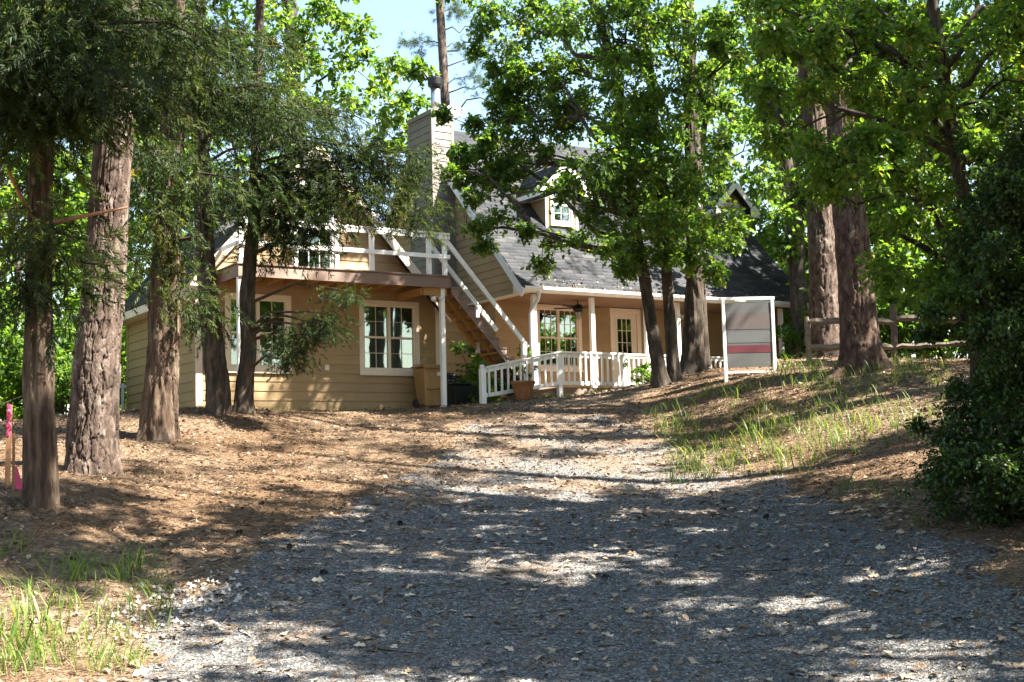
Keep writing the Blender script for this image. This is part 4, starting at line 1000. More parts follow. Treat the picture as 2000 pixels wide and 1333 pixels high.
# ------------------------------------------------------------------ trees: left side
def ext(path, top, r1=.03, dx=0.0, dy=0.0):
    p = path[-1]; return path + [((p[0] + dx), (p[1] + dy), top, r1)]
CED, CEDL = M['bark_cedar'], M['leaf_cedar']
def cedar_foliage(o, b, L, boughs, seed, size=.34, per=60, limb=True, spread=.30, reach=1.7):
    """boughs: list of end points; sprays hang along the outer part of each bough and its side twigs"""
    r = np.random.default_rng(seed); m = MB(); P = []; D = []
    for e in boughs:
        e = np.array(e) - b; i = nearest_on(L, e, -.15 + r.uniform(-.1, .25)); a = L[i, :3]; v = e - a; d = np.linalg.norm(v)
        q1 = a + v * .4 + np.array([0, 0, .10 * d]) + r.normal(0, .03 * d, 3); q2 = a + v * .75 + np.array([0, 0, .06 * d]) + r.normal(0, .03 * d, 3); r0 = min(.035, L[i, 3] * .3)
        if limb: m.tube([a, q1, q2, e], [r0, r0 * .7, r0 * .45, r0 * .2], 6, cap=False)
        k = int(1.35 * per * min(1.6, max(.7, d / 1.5))); t = r.uniform(max(.0, 1 - reach / max(d, .5)), 1.02, k)
        A = np.where(t[:, None] < .4, a + (q1 - a) * (t / .4)[:, None], np.where(t[:, None] < .75, q1 + (q2 - q1) * ((t - .4) / .35)[:, None], q2 + (e - q2) * ((t - .75) / .25)[:, None]))
        off = r.normal(0, spread, (k, 3)) * np.array([1, 1, .55]); A = A + off + np.array([0, 0, -.08]); P.append(A)
        D.append(norm(norm(off) * .55 + norm(v) * .35 + r.normal(0, .35, (k, 3)) + np.array([0, 0, -.55])))
    P = np.concatenate(P); D = np.concatenate(D); N = len(P)
    hue = fbm(P[:, 0] * .8, P[:, 1] * .8, P[:, 2] * .8, seed=seed)
    scatter('foliage', *SPRAY, P, frames(D, norm(r.normal(0, 1, (N, 3)) + np.array([0, 0, .8]))), size * r.uniform(.65, 1.35, N), np.clip(r.normal(.42, .16, N) + (hue - .5) * .9, 0, 1), o, CEDL)['kind'] = 'stuff'
    if limb: tube_attr(m, 'limbs', o, CED, .35)['kind'] = 'stuff'
    return N
def poly_pts(n, xr, yr, Yr, f, r):
    out = []
    while len(out) < n:
        x = r.uniform(*xr); y = r.uniform(*yr)
        if f(x, y): out.append(at(x, y, r.uniform(*Yr)))
    return out
R1 = np.random.default_rng(101)

# cedar nearest on the left
pa = ext(px_path([(78, 987, 16.5, 0.207), (79, 900, 16.5, 0.180), (76, 800, 16.5, 0.172), (74, 600, 16.5, 0.157), (78, 400, 16.5, 0.141), (86, 200, 16.5, 0.128), (95, 0, 16.5, 0.110), (100, -300, 16.5, 0.097)]), 12.5)
o1, b1, L1 = tree('cedar_tree', 'nearest cedar at the left edge, slim stringy reddish trunk beside the pink-taped stakes', 'tree', pa, CED, 'strand', 'cedar trees on the left', 11, 84, .045, .042, .15, 5.5)
def fA(x, y): return (y < 330 + 90 * math.sin(x * .013)) 
bo = poly_pts(40, (-260, 420), (-120, 400), (14.2, 18.5), lambda x, y: fA(x, y), R1) + poly_pts(16, (-500, 500), (-700, -60), (13.5, 19.0), lambda x, y: True, R1)
bo += [at(40, 480, 15.6), at(150, 470, 15.9), at(215, 520, 16.6), at(30, 430, 15.2), at(140, 560, 16.6), at(10, 590, 16.3)]
cedar_foliage(o1, b1, L1, bo, 201, .34, 70)
# bare broken branch stub, sunlit
m = MB().tube([np.array(at(80, 440, 16.45)) - b1, np.array(at(120, 432, 16.1)) - b1, np.array(at(185, 418, 15.9)) - b1, np.array(at(250, 405, 15.8)) - b1], [.035, .028, .022, .012], 8); m.build('dead_branch', M['stake'], o1, smooth=True)
m = MB().tube([np.array(at(80, 440, 16.45)) - b1, np.array(at(40, 385, 16.2)) - b1, np.array(at(15, 330, 16.0)) - b1], [.04, .03, .02], 8); m.build('dead_branch', M['stake'], o1, smooth=True)

# large pine
pa = ext(px_path([(178, 924, 19.5, 0.360), (180, 850, 19.5, 0.338), (190, 700, 19.5, 0.315), (203, 550, 19.5, 0.293), (213, 400, 19.5, 0.270), (224, 250, 19.5, 0.257), (236, 100, 19.5, 0.243), (250, -100, 19.5, 0.225)]), 21.0, .06, 1.0)
o2, b2, L2 = tree('pine_tree', 'big pine on the left with a sunlit flank of thick plated bark', 'tree', pa, M['bark_pine'], 'plate', 'pines in the front yard', 12, 210, .02, .06, .15, 4.4)
# stout third trunk
pa = ext(px_path([(308, 858, 23.5, 0.310), (312, 790, 23.5, 0.280), (320, 650, 23.5, 0.254), (324, 520, 23.5, 0.237), (330, 400, 23.5, 0.206), (338, 250, 23.5, 0.181), (345, 50, 23.5, 0.163), (350, -200, 23.5, 0.138)]), 15.0)
o3, b3, L3 = tree('cedar_tree', 'stout cedar before the wing corner, bright sun patch low on its trunk', 'tree', pa, CED, 'furrow', 'cedar trees on the left', 13, 80, .045, .06, .22, 6.5)
bo = poly_pts(28, (210, 560), (-60, 430), (21.5, 25.0), lambda x, y: y < 430 - abs(x - 350) * .15, R1) + poly_pts(12, (100, 700), (-600, -60), (21, 26), lambda x, y: True, R1)
bo += [at(330, 470, 22.8), at(370, 540, 23.0), at(280, 500, 22.9), at(400, 600, 23.2)]
cedar_foliage(o3, b3, L3, bo, 203, .36, 66)
m = MB().tube([np.array(at(325, 480, 23.5)) - b3, np.array(at(350, 470, 23.2)) - b3, np.array(at(392, 460, 23.0)) - b3], [.05, .035, .02], 8); m.build('dead_branch', CED, o3, smooth=True)
# pair of thin trunks before the wing
pa = ext(px_path([(427, 807, 26.0, .235), (424, 740, 26.0, .21), (414, 650, 26.0, .19), (403, 540, 26.0, .178), (397, 420, 26.0, .165), (393, 250, 26.0, .145), (390, 50, 26.0, .13), (386, -150, 26.0, .11)]), 14.5)
o4, b4, L4 = tree('cedar_tree', 'dark leaning cedar trunk, left of the pair before the wing window', 'tree', pa, M['bark_oak'], 'furrow', 'cedar trees on the left', 14, 60, .05, .04, .16, 6.5)
bo = poly_pts(8, (380, 700), (60, 430), (23.5, 26.6), lambda x, y: y < 420, R1) + poly_pts(8, (250, 700), (-500, 40), (23, 28), lambda x, y: not (725 < x < 990 and y > -200), R1)
bo += [at(380, 630, 25.4)]
cedar_foliage(o4, b4, L4, bo, 204, .34, 64)
pa = ext(px_path([(474, 800, 26.2, .20), (477, 770, 26.2, .165), (486, 680, 26.2, .145), (482, 590, 26.2, .14), (488, 520, 26.2, .13), (497, 430, 26.2, .115), (500, 300, 26.2, .10), (505, 100, 26.2, .085), (510, -60, 26.2, .07)]), 11.8)
o5, b5, L5 = tree('cedar_tree', 'slim crooked cedar, right of the pair before the wing window', 'tree', pa, M['bark_oak'], 'furrow', 'cedar trees on the left', 15, 50, .05, .032, .2, 6.5)
bo = [at(*q) for q in [(590, 470, 25.3), (620, 500, 25.2), (560, 440, 25.4),
    (650, 430, 25.0), (700, 390, 25.0), (760, 370, 25.0), (800, 340, 25.2), (840, 330, 25.4), (860, 380, 25.4), (855, 420, 25.4), (720, 330, 25.2), (780, 300, 25.2), (830, 300, 25.3), (640, 350, 25.0), (680, 300, 25.2), (600, 380, 25.1), (560, 330, 25.2), (740, 250, 25.3), (640, 460, 25.1), (570, 400, 25.0), (530, 430, 25.2), (600, 420, 24.9), (690, 420, 24.9), (730, 380, 24.9), (550, 370, 25.1), (820, 390, 25.3)]]
bo += poly_pts(8, (480, 820), (190, 400), (24.6, 26.4), lambda x, y: y > 190 + max(0, x - 620) * .35, R1)
cedar_foliage(o5, b5, L5, bo, 205, .33, 46, spread=.24)
low = [at(*q) for q in [(575, 700, 24.8), (580, 680, 24.8), (590, 665, 24.7), (620, 640, 24.6), (650, 615, 24.5), (690, 570, 24.5), (600, 690, 24.7), (660, 640, 24.6)]]
cedar_foliage(o5, b5, L5, low, 206, .25, 40, spread=.13, reach=.75)

# ------------------------------------------------------------------ oaks before the porch
OK_, OL = M['bark_oak'], M['leaf_oak']
pa1 = ext(px_path([(1292, 755, 29.0, 0.167), (1287, 720, 29.0, 0.145), (1273, 640, 29.0, 0.132), (1259, 545, 29.0, 0.123), (1242, 450, 28.9, 0.106), (1230, 330, 28.9, 0.101), (1208, 170, 28.8, 0.097), (1180, 70, 28.7, 0.088), (1145, -40, 28.6, 0.079)]), 13.2, .03, -1.2)
o6, b6, L6 = tree('oak_tree', 'leftmost stem of the oak cluster by the porch, leaning left', 'tree', pa1, OK_, 'furrow', 'oaks by the porch', 16, 50, .05, .03, .4, 8)
pa2 = ext(px_path([(1317, 752, 29.3, 0.158), (1315, 715, 29.3, 0.132), (1307, 600, 29.3, 0.114), (1298, 450, 29.2, 0.106), (1289, 330, 29.1, 0.097), (1274, 180, 29.0, 0.088), (1256, 20, 28.9, 0.079), (1245, -100, 28.9, 0.070)]), 13.5)
o7, b7, L7 = tree('oak_tree', 'slim middle stem of the oak cluster by the porch', 'tree', pa2, OK_, 'furrow', 'oaks by the porch', 17, 50, .05, .03, .4, 8)
pa3 = ext(px_path([(1350, 728, 30.0, 0.261), (1353, 690, 30.0, 0.225), (1357, 600, 30.0, 0.203), (1357, 480, 30.0, 0.180), (1353, 300, 30.0, 0.167), (1346, 120, 30.0, 0.153), (1342, -80, 30.0, 0.126)]), 16)
o8, b8, L8 = tree('oak_tree', 'thickest dark oak trunk, just left of the yard sign', 'tree', pa3, OK_, 'furrow', 'oaks by the porch', 18, 64, .05, .04, .5, 8)
pa4 = ext(px_path([(1375, 724, 30.7, .13), (1373, 640, 30.7, .11), (1368, 520, 30.7, .10), (1364, 380, 30.7, .09), (1375, 250, 30.8, .07), (1390, 150, 30.9, .06)]), 12)
o9, b9, L9 = tree('oak_tree', 'thin oak sapling trunk hugging the right side of the thickest oak', 'tree', pa4, OK_, 'furrow', 'oaks by the porch', 19, 28, .06, .02, .4, 8)
R2 = np.random.default_rng(55)
def cl(lst, Y0, Y1, k=1.0):
    C = [at(x, y, R2.uniform(Y0, Y1)) for x, y, r in lst]; return C, np.array([r / 92. * k for x, y, r in lst])
c1 = [(945, 60, 45), (990, 30, 60), (1040, 60, 65), (1010, 130, 60), (1070, 130, 60), (1110, 50, 60), (1060, 190, 60), (970, 210, 35), (1130, 190, 60), (1000, 270, 45), (1080, 260, 60), (1150, 250, 60), (990, 370, 50), (940, 350, 35), (910, 305, 32), (900, 350, 25), (970, 420, 45), (935, 440, 35), (1010, 310, 50), (1085, 470, 36), (1060, 515, 32), (960, 130, 30), (985, 240, 45), (1020, 210, 50), (1100, 120, 50), (930, 100, 28), (1000, 330, 40), (955, 270, 36), (1130, 120, 50), (1060, 300, 36), (1030, 450, 26), (1130, 470, 40)]
c2 = [(1170, 40, 60), (1220, 100, 60), (1270, 50, 60), (1190, 160, 60), (1240, 200, 60), (1180, 300, 60), (1230, 280, 60), (1150, 350, 60), (1210, 360, 60), (1250, 340, 55), (1160, 420, 55), (1210, 440, 60), (1250, 410, 55), (1235, 490, 42), (1190, 480, 36), (1280, 250, 50), (1225, 525, 30), (1250, 250, 45), (1175, 390, 50), (1200, 230, 50)]
c3 = [(1310, 30, 60), (1320, 110, 55), (1300, 180, 55), (1330, 250, 60), (1390, 30, 45), (1370, 300, 60), (1320, 330, 60), (1390, 350, 60), (1340, 400, 60), (1400, 420, 60), (1310, 440, 55), (1380, 470, 55), (1350, 500, 45), (1395, 530, 32), (1300, 380, 55), (1300, 500, 36), (1360, 360, 55), (1285, 300, 50)]
c1 += [(950, 20, 40), (1000, 90, 50), (980, 170, 45), (1030, 10, 50), (1045, 160, 45), (1090, 210, 45), (880, 335, 28), (892, 292, 24), (925, 385, 30), (905, 330, 30), (1230, 380, 50), (1225, 300, 50), (1215, 220, 50), (1195, 120, 50), (1000, 180, 50), (1040, 250, 50), (960, 330, 40)]; c2 += [(1295, 420, 45), (1290, 340, 50), (1280, 200, 50), (1262, 130, 50), (1300, 480, 40)]; c3 += [(1350, 150, 50), (1355, 220, 50), (1350, 60, 50), (1360, 440, 45), (1460, 30, 60), (1440, 100, 45), (1480, 170, 45), (1400, 90, 30)]; c2 += [(1200, -20, 60), (1290, -30, 60), (1230, 20, 50)]
for (o, b, L, c, sd_) in ((o6, b6, L6, c1, 301), (o7, b7, L7, c2, 302), (o8, b8, L8, c3, 303)):
    jit = [(x + R2.normal(0, 42), y + R2.normal(0, 38), r * .85) for x, y, r in c if y < 400 and not (x > 1385 and y > 240) and R2.random() < .5]
    C, Rr = cl(c + jit, *((29.8, 31.6) if c is c1 else (27.0, 29.0)), 1.12); crown(o, b, L, C, Rr, 27, 11, .112, OAK, OL, OK_, sd_, .35, .006, .45, (.45, .2))
    n = 5; top = L[-1, :3] + b                                      # upper crown, above the frame
    Cu = np.stack([top[0] + R2.normal(0, 1.9, n), top[1] + R2.normal(0, 1.9, n), R2.uniform(11.0, 16.5, n)], 1)
    crown(o, b, L, Cu, R2.uniform(.7, 1.1, n), 18, 9, .17, OVAL, OL, OK_, sd_ + 50, .3, .012, .5, name='upper_crown', joined=True)
C, Rr = cl([(1390, 140, 40), (1375, 200, 35), (1420, 200, 35), (1410, 330, 45), (1420, 470, 36), (1440, 440, 36)], 29.5, 31)
crown(o9, b9, L9, C, Rr, 24, 10, .13, OAK, OL, OK_, 310, .35, .007)

# ------------------------------------------------------------------ right side
pa = ext(px_path([(1684, 723, 26.0, .43), (1681, 690, 26.0, .375), (1675, 600, 26.0, .345), (1665, 480, 26.0, .315), (1655, 380, 26.0, .29), (1643, 250, 26.0, .27), (1628, 100, 26.0, .25), (1610, -60, 26.0, .23)]), 21, .06, -1.2)
o10, b10, L10 = tree('pine_tree', 'leaning reddish pine in front of the split-rail fence', 'tree', pa, M['bark_red'], 'plate', 'pines in the front yard', 22, 150, .025, .05, .3, 5)
pa = ext(px_path([(1612, 699, 31.0, .38), (1611, 640, 31.0, .335), (1608, 520, 31.0, .32), (1602, 400, 31.0, .30), (1592, 250, 31.0, .275), (1578, 80, 31.0, .26), (1565, -80, 31.0, .23)]), 21, .06, -1.0)
o11, b11, L11 = tree('pine_tree', 'dark blocky-barked pine behind the left end of the split-rail fence', 'tree', pa, M['bark_pine'], 'plate', 'pines in the front yard', 23, 100, .035, .055, .35, 5)
# high pine crowns (above the frame, they shade the yard)
def pine_crown(o, b, L, z0, z1, n, seed, spread=2.6):
    r = np.random.default_rng(seed); C = []; 
    for i in range(n):
        z = r.uniform(z0, z1); a = r.uniform(0, 6.28); d = spread * r.uniform(.35, 1) * (1.15 - .7 * (z - z0) / (z1 - z0)); j = int(np.argmin(abs(L[:, 2] + b[2] - z))); C.append(L[j, :3] + b + np.array([math.cos(a) * d, math.sin(a) * d, 0]))
    C = np.array(C); S, E, P, d, up = twigs_leaves(C - b, r.uniform(.5, .8, n), 9, 7, r, .0); N = len(P)
    scatter('crown', *TUFT, P, frames(d + np.array([0, 0, .4]), up), .22 * r.uniform(.8, 1.2, N), r.uniform(.1, .9, N), o, M['leaf_pine'])['kind'] = 'stuff'; limbs(L, C - b, r, o, M['bark_pine'], .1, 3, joined=True)
pine_crown(o2, b2, L2, 13, 21, 34, 401); pine_crown(o10, b10, L10, 13.5, 21, 30, 402); pine_crown(o11, b11, L11, 13.5, 21, 30, 403)

# broadleaf tree that fills the upper right
LL = M['leaf_light']
pa = ext(px_path([(1925, 950, 17.0, .15), (1915, 750, 17.0, .12), (1910, 560, 17.0, .11), (1885, 400, 17.0, .09), (1850, 200, 16.9, .08), (1820, 0, 16.8, .065), (1810, -200, 16.8, .05)]), 9.5)
o12, b12, L12 = tree('broadleaf_tree', 'bright green leafy tree filling the upper right above the dark bush', 'tree', pa, OK_, 'furrow', None, 24, 36, .06, .02, .3, 7)
def fR(x, y):
    if y > 620: return False
    lo = 1500 if y < 330 else 1500 + (y - 330) * 1.0
    if 1600 < x < 1720 and y > 420: return False
    return x > lo
C = poly_pts(150, (1480, 2080), (-40, 600), (14.6, 18.2), fR, R2)
crown(o12, b12, L12, C, R2.uniform(.28, .46, len(C)), 27, 10, .078, OVAL, LL, OK_, 320, .35, .005, .35, (.55, .2), per=7)
C = poly_pts(8, (1480, 2200), (-500, -40), (14.0, 18.5), lambda x, y: True, R2)
crown(o12, b12, L12, C, R2.uniform(.6, .9, len(C)), 16, 8, .15, OVAL, LL, OK_, 321, .35, .010, .35, (.5, .2), name='upper_crown', joined=True)
m = MB().tube([np.array(at(1890, 545, 17.0)) - b12, np.array(at(1850, 515, 16.9)) - b12, np.array(at(1800, 480, 16.8)) - b12, np.array(at(1755, 458, 16.7)) - b12], [.055, .045, .038, .026], 8); m.build('low_limb', OK_, o12, smooth=True)

# dark evergreen bush, right foreground
bb_ = base(1935, 1050, 14.6); bb_[0] += .5
o13 = empty('evergreen_bush', tuple(bb_), 0, 'tall dark fine-leaved evergreen bush at the right edge', 'bush')
me, L13, t_ = trunk_mesh('trunk', [(0, 0, -.05, .09), (.05, 0, 1.0, .07), (.1, .1, 2.2, .05), (.2, .1, 4.2, .03)], 'furrow', 20, .08, 31, .012, .3); link('trunk', me, o13, OK_)
R3 = np.random.default_rng(77); C = []; Rr = []
for i in range(330):
    z = R3.uniform(.10, 4.3); a = R3.uniform(0, 6.28); w_ = (1.12 + .3 * math.sin(z * 2.6 + .2)) * (1.0 if z < 3.0 else .75) * math.sqrt(R3.uniform(.12, 1)); C.append((math.cos(a) * w_ + .25 + .06 * z, math.sin(a) * w_, z)); Rr.append(R3.uniform(.2, .5))
for i in range(70):
    z = R3.uniform(.3, 4.6); a = R3.uniform(0, 6.28); w_ = R3.uniform(1.05, 1.55) * (1 if z < 3 else .75); C.append((math.cos(a) * w_ + .25 + .06 * z, math.sin(a) * w_, z)); Rr.append(R3.uniform(.10, .2))
crown(o13, np.zeros(3), L13, np.array(C), np.array(Rr), 24, 12, .056, KITE, M['leaf_dark'], OK_, 330, .15, .005, .5, (.5, .25), per=12)

# trees beyond the house that can be told apart
def simple_tree(name, label, pts, top, bark, kind, seed, group=None, cat='tree', sides=24):
    return tree(name, label, cat, ext(px_path(pts), top), bark, kind, group, seed, sides, .12, .02, .3, 16)
simple_tree('pine_tree', 'slender reddish trunk seen beyond the far end of the porch', [(1563, 715, 40, .17), (1563, 600, 40, .15), (1558, 300, 40, .14), (1550, 0, 40, .12)], 19, M['bark_red'], 'plate', 41, 'pines beyond the house')
oa = simple_tree('pine_tree', 'tall grey pine pole rising behind the right dormer', [(1552, 690, 46, .22), (1545, 500, 46, .20), (1537, 300, 46, .185), (1532, 100, 46, .175), (1528, -80, 46, .165)], 23, M['bark_pine'], 'plate', 42, 'pines beyond the house')
ob = simple_tree('oak_tree', 'dark oak beyond the right end of the roof, its limb leaning left', [(1565, 695, 37, .24), (1553, 450, 37, .21), (1538, 340, 37, .19), (1512, 200, 37, .17), (1470, 60, 37, .15), (1440, -40, 37, .13)], 15, OK_, 'furrow', 43)
C, Rr = cl([(1500, 60, 70), (1470, 150, 60), (1520, 130, 60), (1500, 270, 70), (1540, 300, 60), (1490, 350, 60), (1520, 420, 60), (1560, 380, 60), (1540, 480, 60), (1430, 60, 50), (1470, 0, 60), (1570, 200, 60), (1500, 210, 50)], 35, 38, 1.25)
crown(ob[0], ob[1], ob[2], C, Rr, 26, 10, .17, OVAL, M['leaf_far'], OK_, 340, .3, .010)
oc = simple_tree('pine_tree', 'tall slim pine standing behind the chimney', [(882, 640, 48, .22), (874, 300, 48, .17), (869, 180, 48, .16), (862, 60, 48, .15), (855, -60, 48, .14)], 23, M['bark_pine'], 'plate', 44, 'pines beyond the house')
r = np.random.default_rng(9)
Cp = [at(*q) for q in [(935, 120, 47.5), (960, 170, 47.5), (910, 90, 48), (975, 90, 48), (940, 60, 48), (920, 150, 47.5), (830, 90, 48), (985, 200, 47), (800, 85, 48), (900, 20, 48), (870, 20, 48)]]
S, E, P, d, up = twigs_leaves(np.array(Cp) - oc[1], np.full(len(Cp), .75), 10, 7, r, .35); N = len(P)
scatter('crown', *TUFT, P, frames(d, up), .25 * r.uniform(.8, 1.2, N), r.uniform(.1, .9, N), oc[0], M['leaf_pine'])['kind'] = 'stuff'; limbs(oc[2], np.array(Cp) - oc[1], r, oc[0], M['bark_pine'], .05, 1, thick=.7)
od = simple_tree('broadleaf_tree', 'leafy tree behind the wing roof with a sun-flecked trunk', [(592, 700, 41, .30), (585, 500, 41, .27), (578, 300, 41, .25), (572, 150, 41, .23), (566, 0, 41, .2)], 17, OK_, 'furrow', 45)
C, Rr = cl([(470, 60, 70), (540, 40, 70), (610, 60, 70), (660, 30, 60), (700, 110, 60), (640, 130, 70), (560, 170, 70), (490, 150, 60), (620, 210, 60), (690, 190, 60), (540, 250, 60), (470, 240, 60), (590, 290, 60), (740, 170, 60), (770, 130, 55), (760, 220, 60), (800, 200, 50), (800, 260, 60), (740, 280, 60), (840, 270, 50), (860, 310, 50), (700, 60, 50), (820, 140, 40), (500, -10, 70), (560, -30, 70), (620, 0, 60), (530, 100, 60), (590, 110, 60), (450, 0, 60), (680, -30, 60)], 37, 41, 1.35)
crown(od[0], od[1], od[2], C, Rr, 24, 10, .18, OVAL, LL, OK_, 341, .3, .010)

# ------------------------------------------------------------------ woodland: a few kinds, copied as individuals
def wood_tree(seed, h, rad, nclu, bark, mat, leaf=.24, low=.35, trunk_r=.2):
    r = np.random.default_rng(seed); o = empty('broadleaf_tree')
    path = [(0, 0, 0, trunk_r * 1.1)] + [(r.normal(0, .12) * k, r.normal(0, .12) * k, h * k / 6, trunk_r * (1 - .13 * k)) for k in range(1, 7)]
    me, L, t = trunk_mesh('trunk', path, 'furrow', 18, .25, seed, .02, .3, 30); link('trunk', me, o, bark)
    C = []; Rr = []
    for i in range(nclu):
        f = r.uniform(low, 1.05); wd = rad * math.sin(math.pi * min(1, (f - low) / (1.15 - low) * .8 + .2)) * math.sqrt(r.uniform(.1, 1)); a = r.uniform(0, 6.28)
        C.append((math.cos(a) * wd, math.sin(a) * wd, f * h)); Rr.append(r.uniform(.7, 1.15) * rad / 3.2)
    crown(o, np.zeros(3), L, np.array(C), np.array(Rr), 19, 10, leaf, KITE, mat, bark, seed + 1, .3, .012, .5, (.5, .2), joined=True)
    return o
kinds = [wood_tree(501, 15, 3.6, 52, OK_, M['leaf_far'], .24), wood_tree(502, 18, 4.2, 60, OK_, M['leaf_far'], .26, .4, .24), wood_tree(503, 12, 3.4, 46, OK_, LL, .22, .22, .15), wood_tree(504, 16, 3.8, 40, OK_, OL, .24, .45, .22)]
kinds.append(None); kinds.append(wood_tree(506, 16, 4.0, 20, OK_, OL, .22, .45, .2))
def shrub_kind(seed, h, n, leaf, mat):
    r = np.random.default_rng(seed); o = empty('shrub'); m = MB()
    C = np.stack([r.normal(0, .42, n) * h * .55, r.normal(0, .42, n) * h * .55, r.uniform(.12, .95, n) * h], 1)
    for c in C[:14]: m.tube([(c[0] * .1, c[1] * .1, -.05), c * [.5, .5, .55], c], [.018, .012, .005], 5, cap=False)
    me = m.mesh('stems'); a_ = me.attributes.new('tint', 'FLOAT', 'POINT'); a_.data.foreach_set('value', np.full(len(me.vertices), .4, dtype=np.float32)); link('stems', me, o, OK_)
    crown(o, np.zeros(3), np.zeros((1, 4)), C, r.uniform(.16, .3, n) * h * .6, 10, 8, leaf, KITE, mat, OK_, seed, .2, 0, limb=False, name='foliage'); return o
shrubs = [shrub_kind(601, 2.6, 46, .16, M['leaf_far']), shrub_kind(602, 3.6, 60, .17, LL), shrub_kind(603, 1.7, 36, .12, M['leaf_far'])]
def pine_kind(seed, h):
    r = np.random.default_rng(seed); o = empty('pine_tree'); path = [(0, 0, 0, .27)] + [(r.normal(0, .08) * k, r.normal(0, .08) * k, h * k / 6, .27 - .036 * k) for k in range(1, 7)]
    me, L, t = trunk_mesh('trunk', path, 'plate', 20, .25, seed, .03, .3, 30); link('trunk', me, o, M['bark_pine']); pine_crown(o, np.zeros(3), L, h * .58, h, 26, seed + 1, 2.8); return o
kinds[4] = pine_kind(505, 19)
used = set()
def place(protos, k, x, y, s, rz, label, cat, group, dz=-.05):
    p = protos[k]; key = id(p)
    o = p if key not in used else copy_tree(p); used.add(key)
    o.location = (x, y, g1(x, y) + dz); o.scale = (s, s, s * random.uniform(.92, 1.1)); o.rotation_euler = (0, 0, rz); tag(o, label, cat, group); return o
R4 = random.Random(5)
def lab(fmt, seq):
    it = iter(seq)
    return lambda: fmt % next(it)
W_L = lab('woodland tree in the left woods, %s', ['bushy one beyond the wing corner', 'behind the big plated pine', 'dense one at the left edge of the photo', 'bushy one showing above the wing eave', 'tall one behind the nearest cedar', 'deep in the woods behind the wing roof', 'widely spread one past the left edge', 'small near one left of the nearest cedar', 'deepest one at the far left', 'near one hidden past the stakes'])
W_R = lab('woodland tree in the right woods, %s', ['bushy one right behind the porch end', 'nearest behind the leaning reddish pine', 'tall one behind the dark blocky pine', 'behind the second fence post', 'behind the dark evergreen bush', 'tall distant one above the fence', 'past the right edge of the photo', 'deepest one at the far right'])
W_B = lab('distant woodland tree behind the house, %s', ['above the left slope of the wing roof', 'far left over the cedars', 'just right of the open sky over the main roof', 'tall one over the right dormer', 'low bushy one over the main ridge', 'far one behind the grey pine pole', 'farthest one low above the ridge', 'farthest one at the left'])
W_S = 'tall woodland tree standing outside the picture to the right'
W_C = 'woodland tree standing outside the picture behind the viewer'
# left woods
for (x, y, k, s) in [(-13.5, 37, 2, 1.0), (-16.5, 41, 0, 1.0), (-20, 36, 1, 1.0), (-11.0, 45, 2, 1.1), (-22, 47, 0, 1.1), (-14.5, 52, 1, 1.0), (-27, 40, 3, 1.0), (-18, 31, 2, .8), (-30, 52, 1, 1.1), (-24, 30, 0, .9)]:
    place(kinds, k, x, y, s, R4.uniform(0, 6.28), W_L(), 'tree', 'woods on the left')
# behind, keeping the open sky over the chimney
for (x, y, k, s) in [(-12.5, 62, 0, 1.0), (-20, 66, 3, 1.0), (9.5, 58, 0, .95), (14.5, 62, 1, .95), (13.0, 51, 2, .9), (18, 70, 3, 1.1), (5.5, 78, 0, .85), (-30, 70, 1, 1.0)]:
    place(kinds, k, x, y, s, R4.uniform(0, 6.28), W_B(), 'tree', 'woods behind the house')
# right woods
for (x, y, k, s) in [(9.3, 41, 2, .9), (11.2, 37.5, 0, .85), (12.5, 44, 1, .9), (15.5, 40, 0, 1.0), (18, 36, 3, 1.0), (19.5, 45, 1, 1.0), (22, 33, 1, 1.0), (24, 42, 0, 1.1)]:
    place(kinds, k, x, y, s, R4.uniform(0, 6.28), W_R(), 'tree', 'woods on the right')
# outside the frame on the right: they shade the yard
for (x, y, k, s) in [(11.2, 14.6, 4, 1.05), (8.3, 12.0, 1, .95), (10.2, 9.6, 0, .85), (11.8, 21.8, 5, .85), (14.8, 25.2, 5, .95), (16.5, 20.5, 5, 1.0), (9.6, 15.2, 5, .75), (14.0, 8.2, 3, .95), (8.6, 6.2, 3, .85), (18.5, 12.5, 0, 1.0), (12.5, 1.5, 0, 1.0), (15.5, 15.0, 3, .8), (25, 19, 1, 1.0), (27, 27, 0, 1.0), (22, 5, 1, 1.0), (8.6, 16.8, 4, .9), (11.6, 18.0, 4, 1.0), (9.2, 22.6, 4, .95), (7.2, 13.9, 4, .8), (12.6, 24.6, 4, 1.0)]:
    place(kinds, k, x, y, s, R4.uniform(0, 6.28), W_S, 'tree', 'trees outside the frame on the right')
for (x, y, k, s) in [(5, -9, 1, 1.0), (-6, -12, 0, 1.0), (-14, 2, 3, 1.0), (15, -8, 3, 1.0), (-15, 12, 1, .9), (-2, -20, 1, 1.0), (24, 2, 1, 1.0)]:
    place(kinds, k, x, y, s, R4.uniform(0, 6.28), W_C, 'tree', 'trees outside the frame behind the camera')
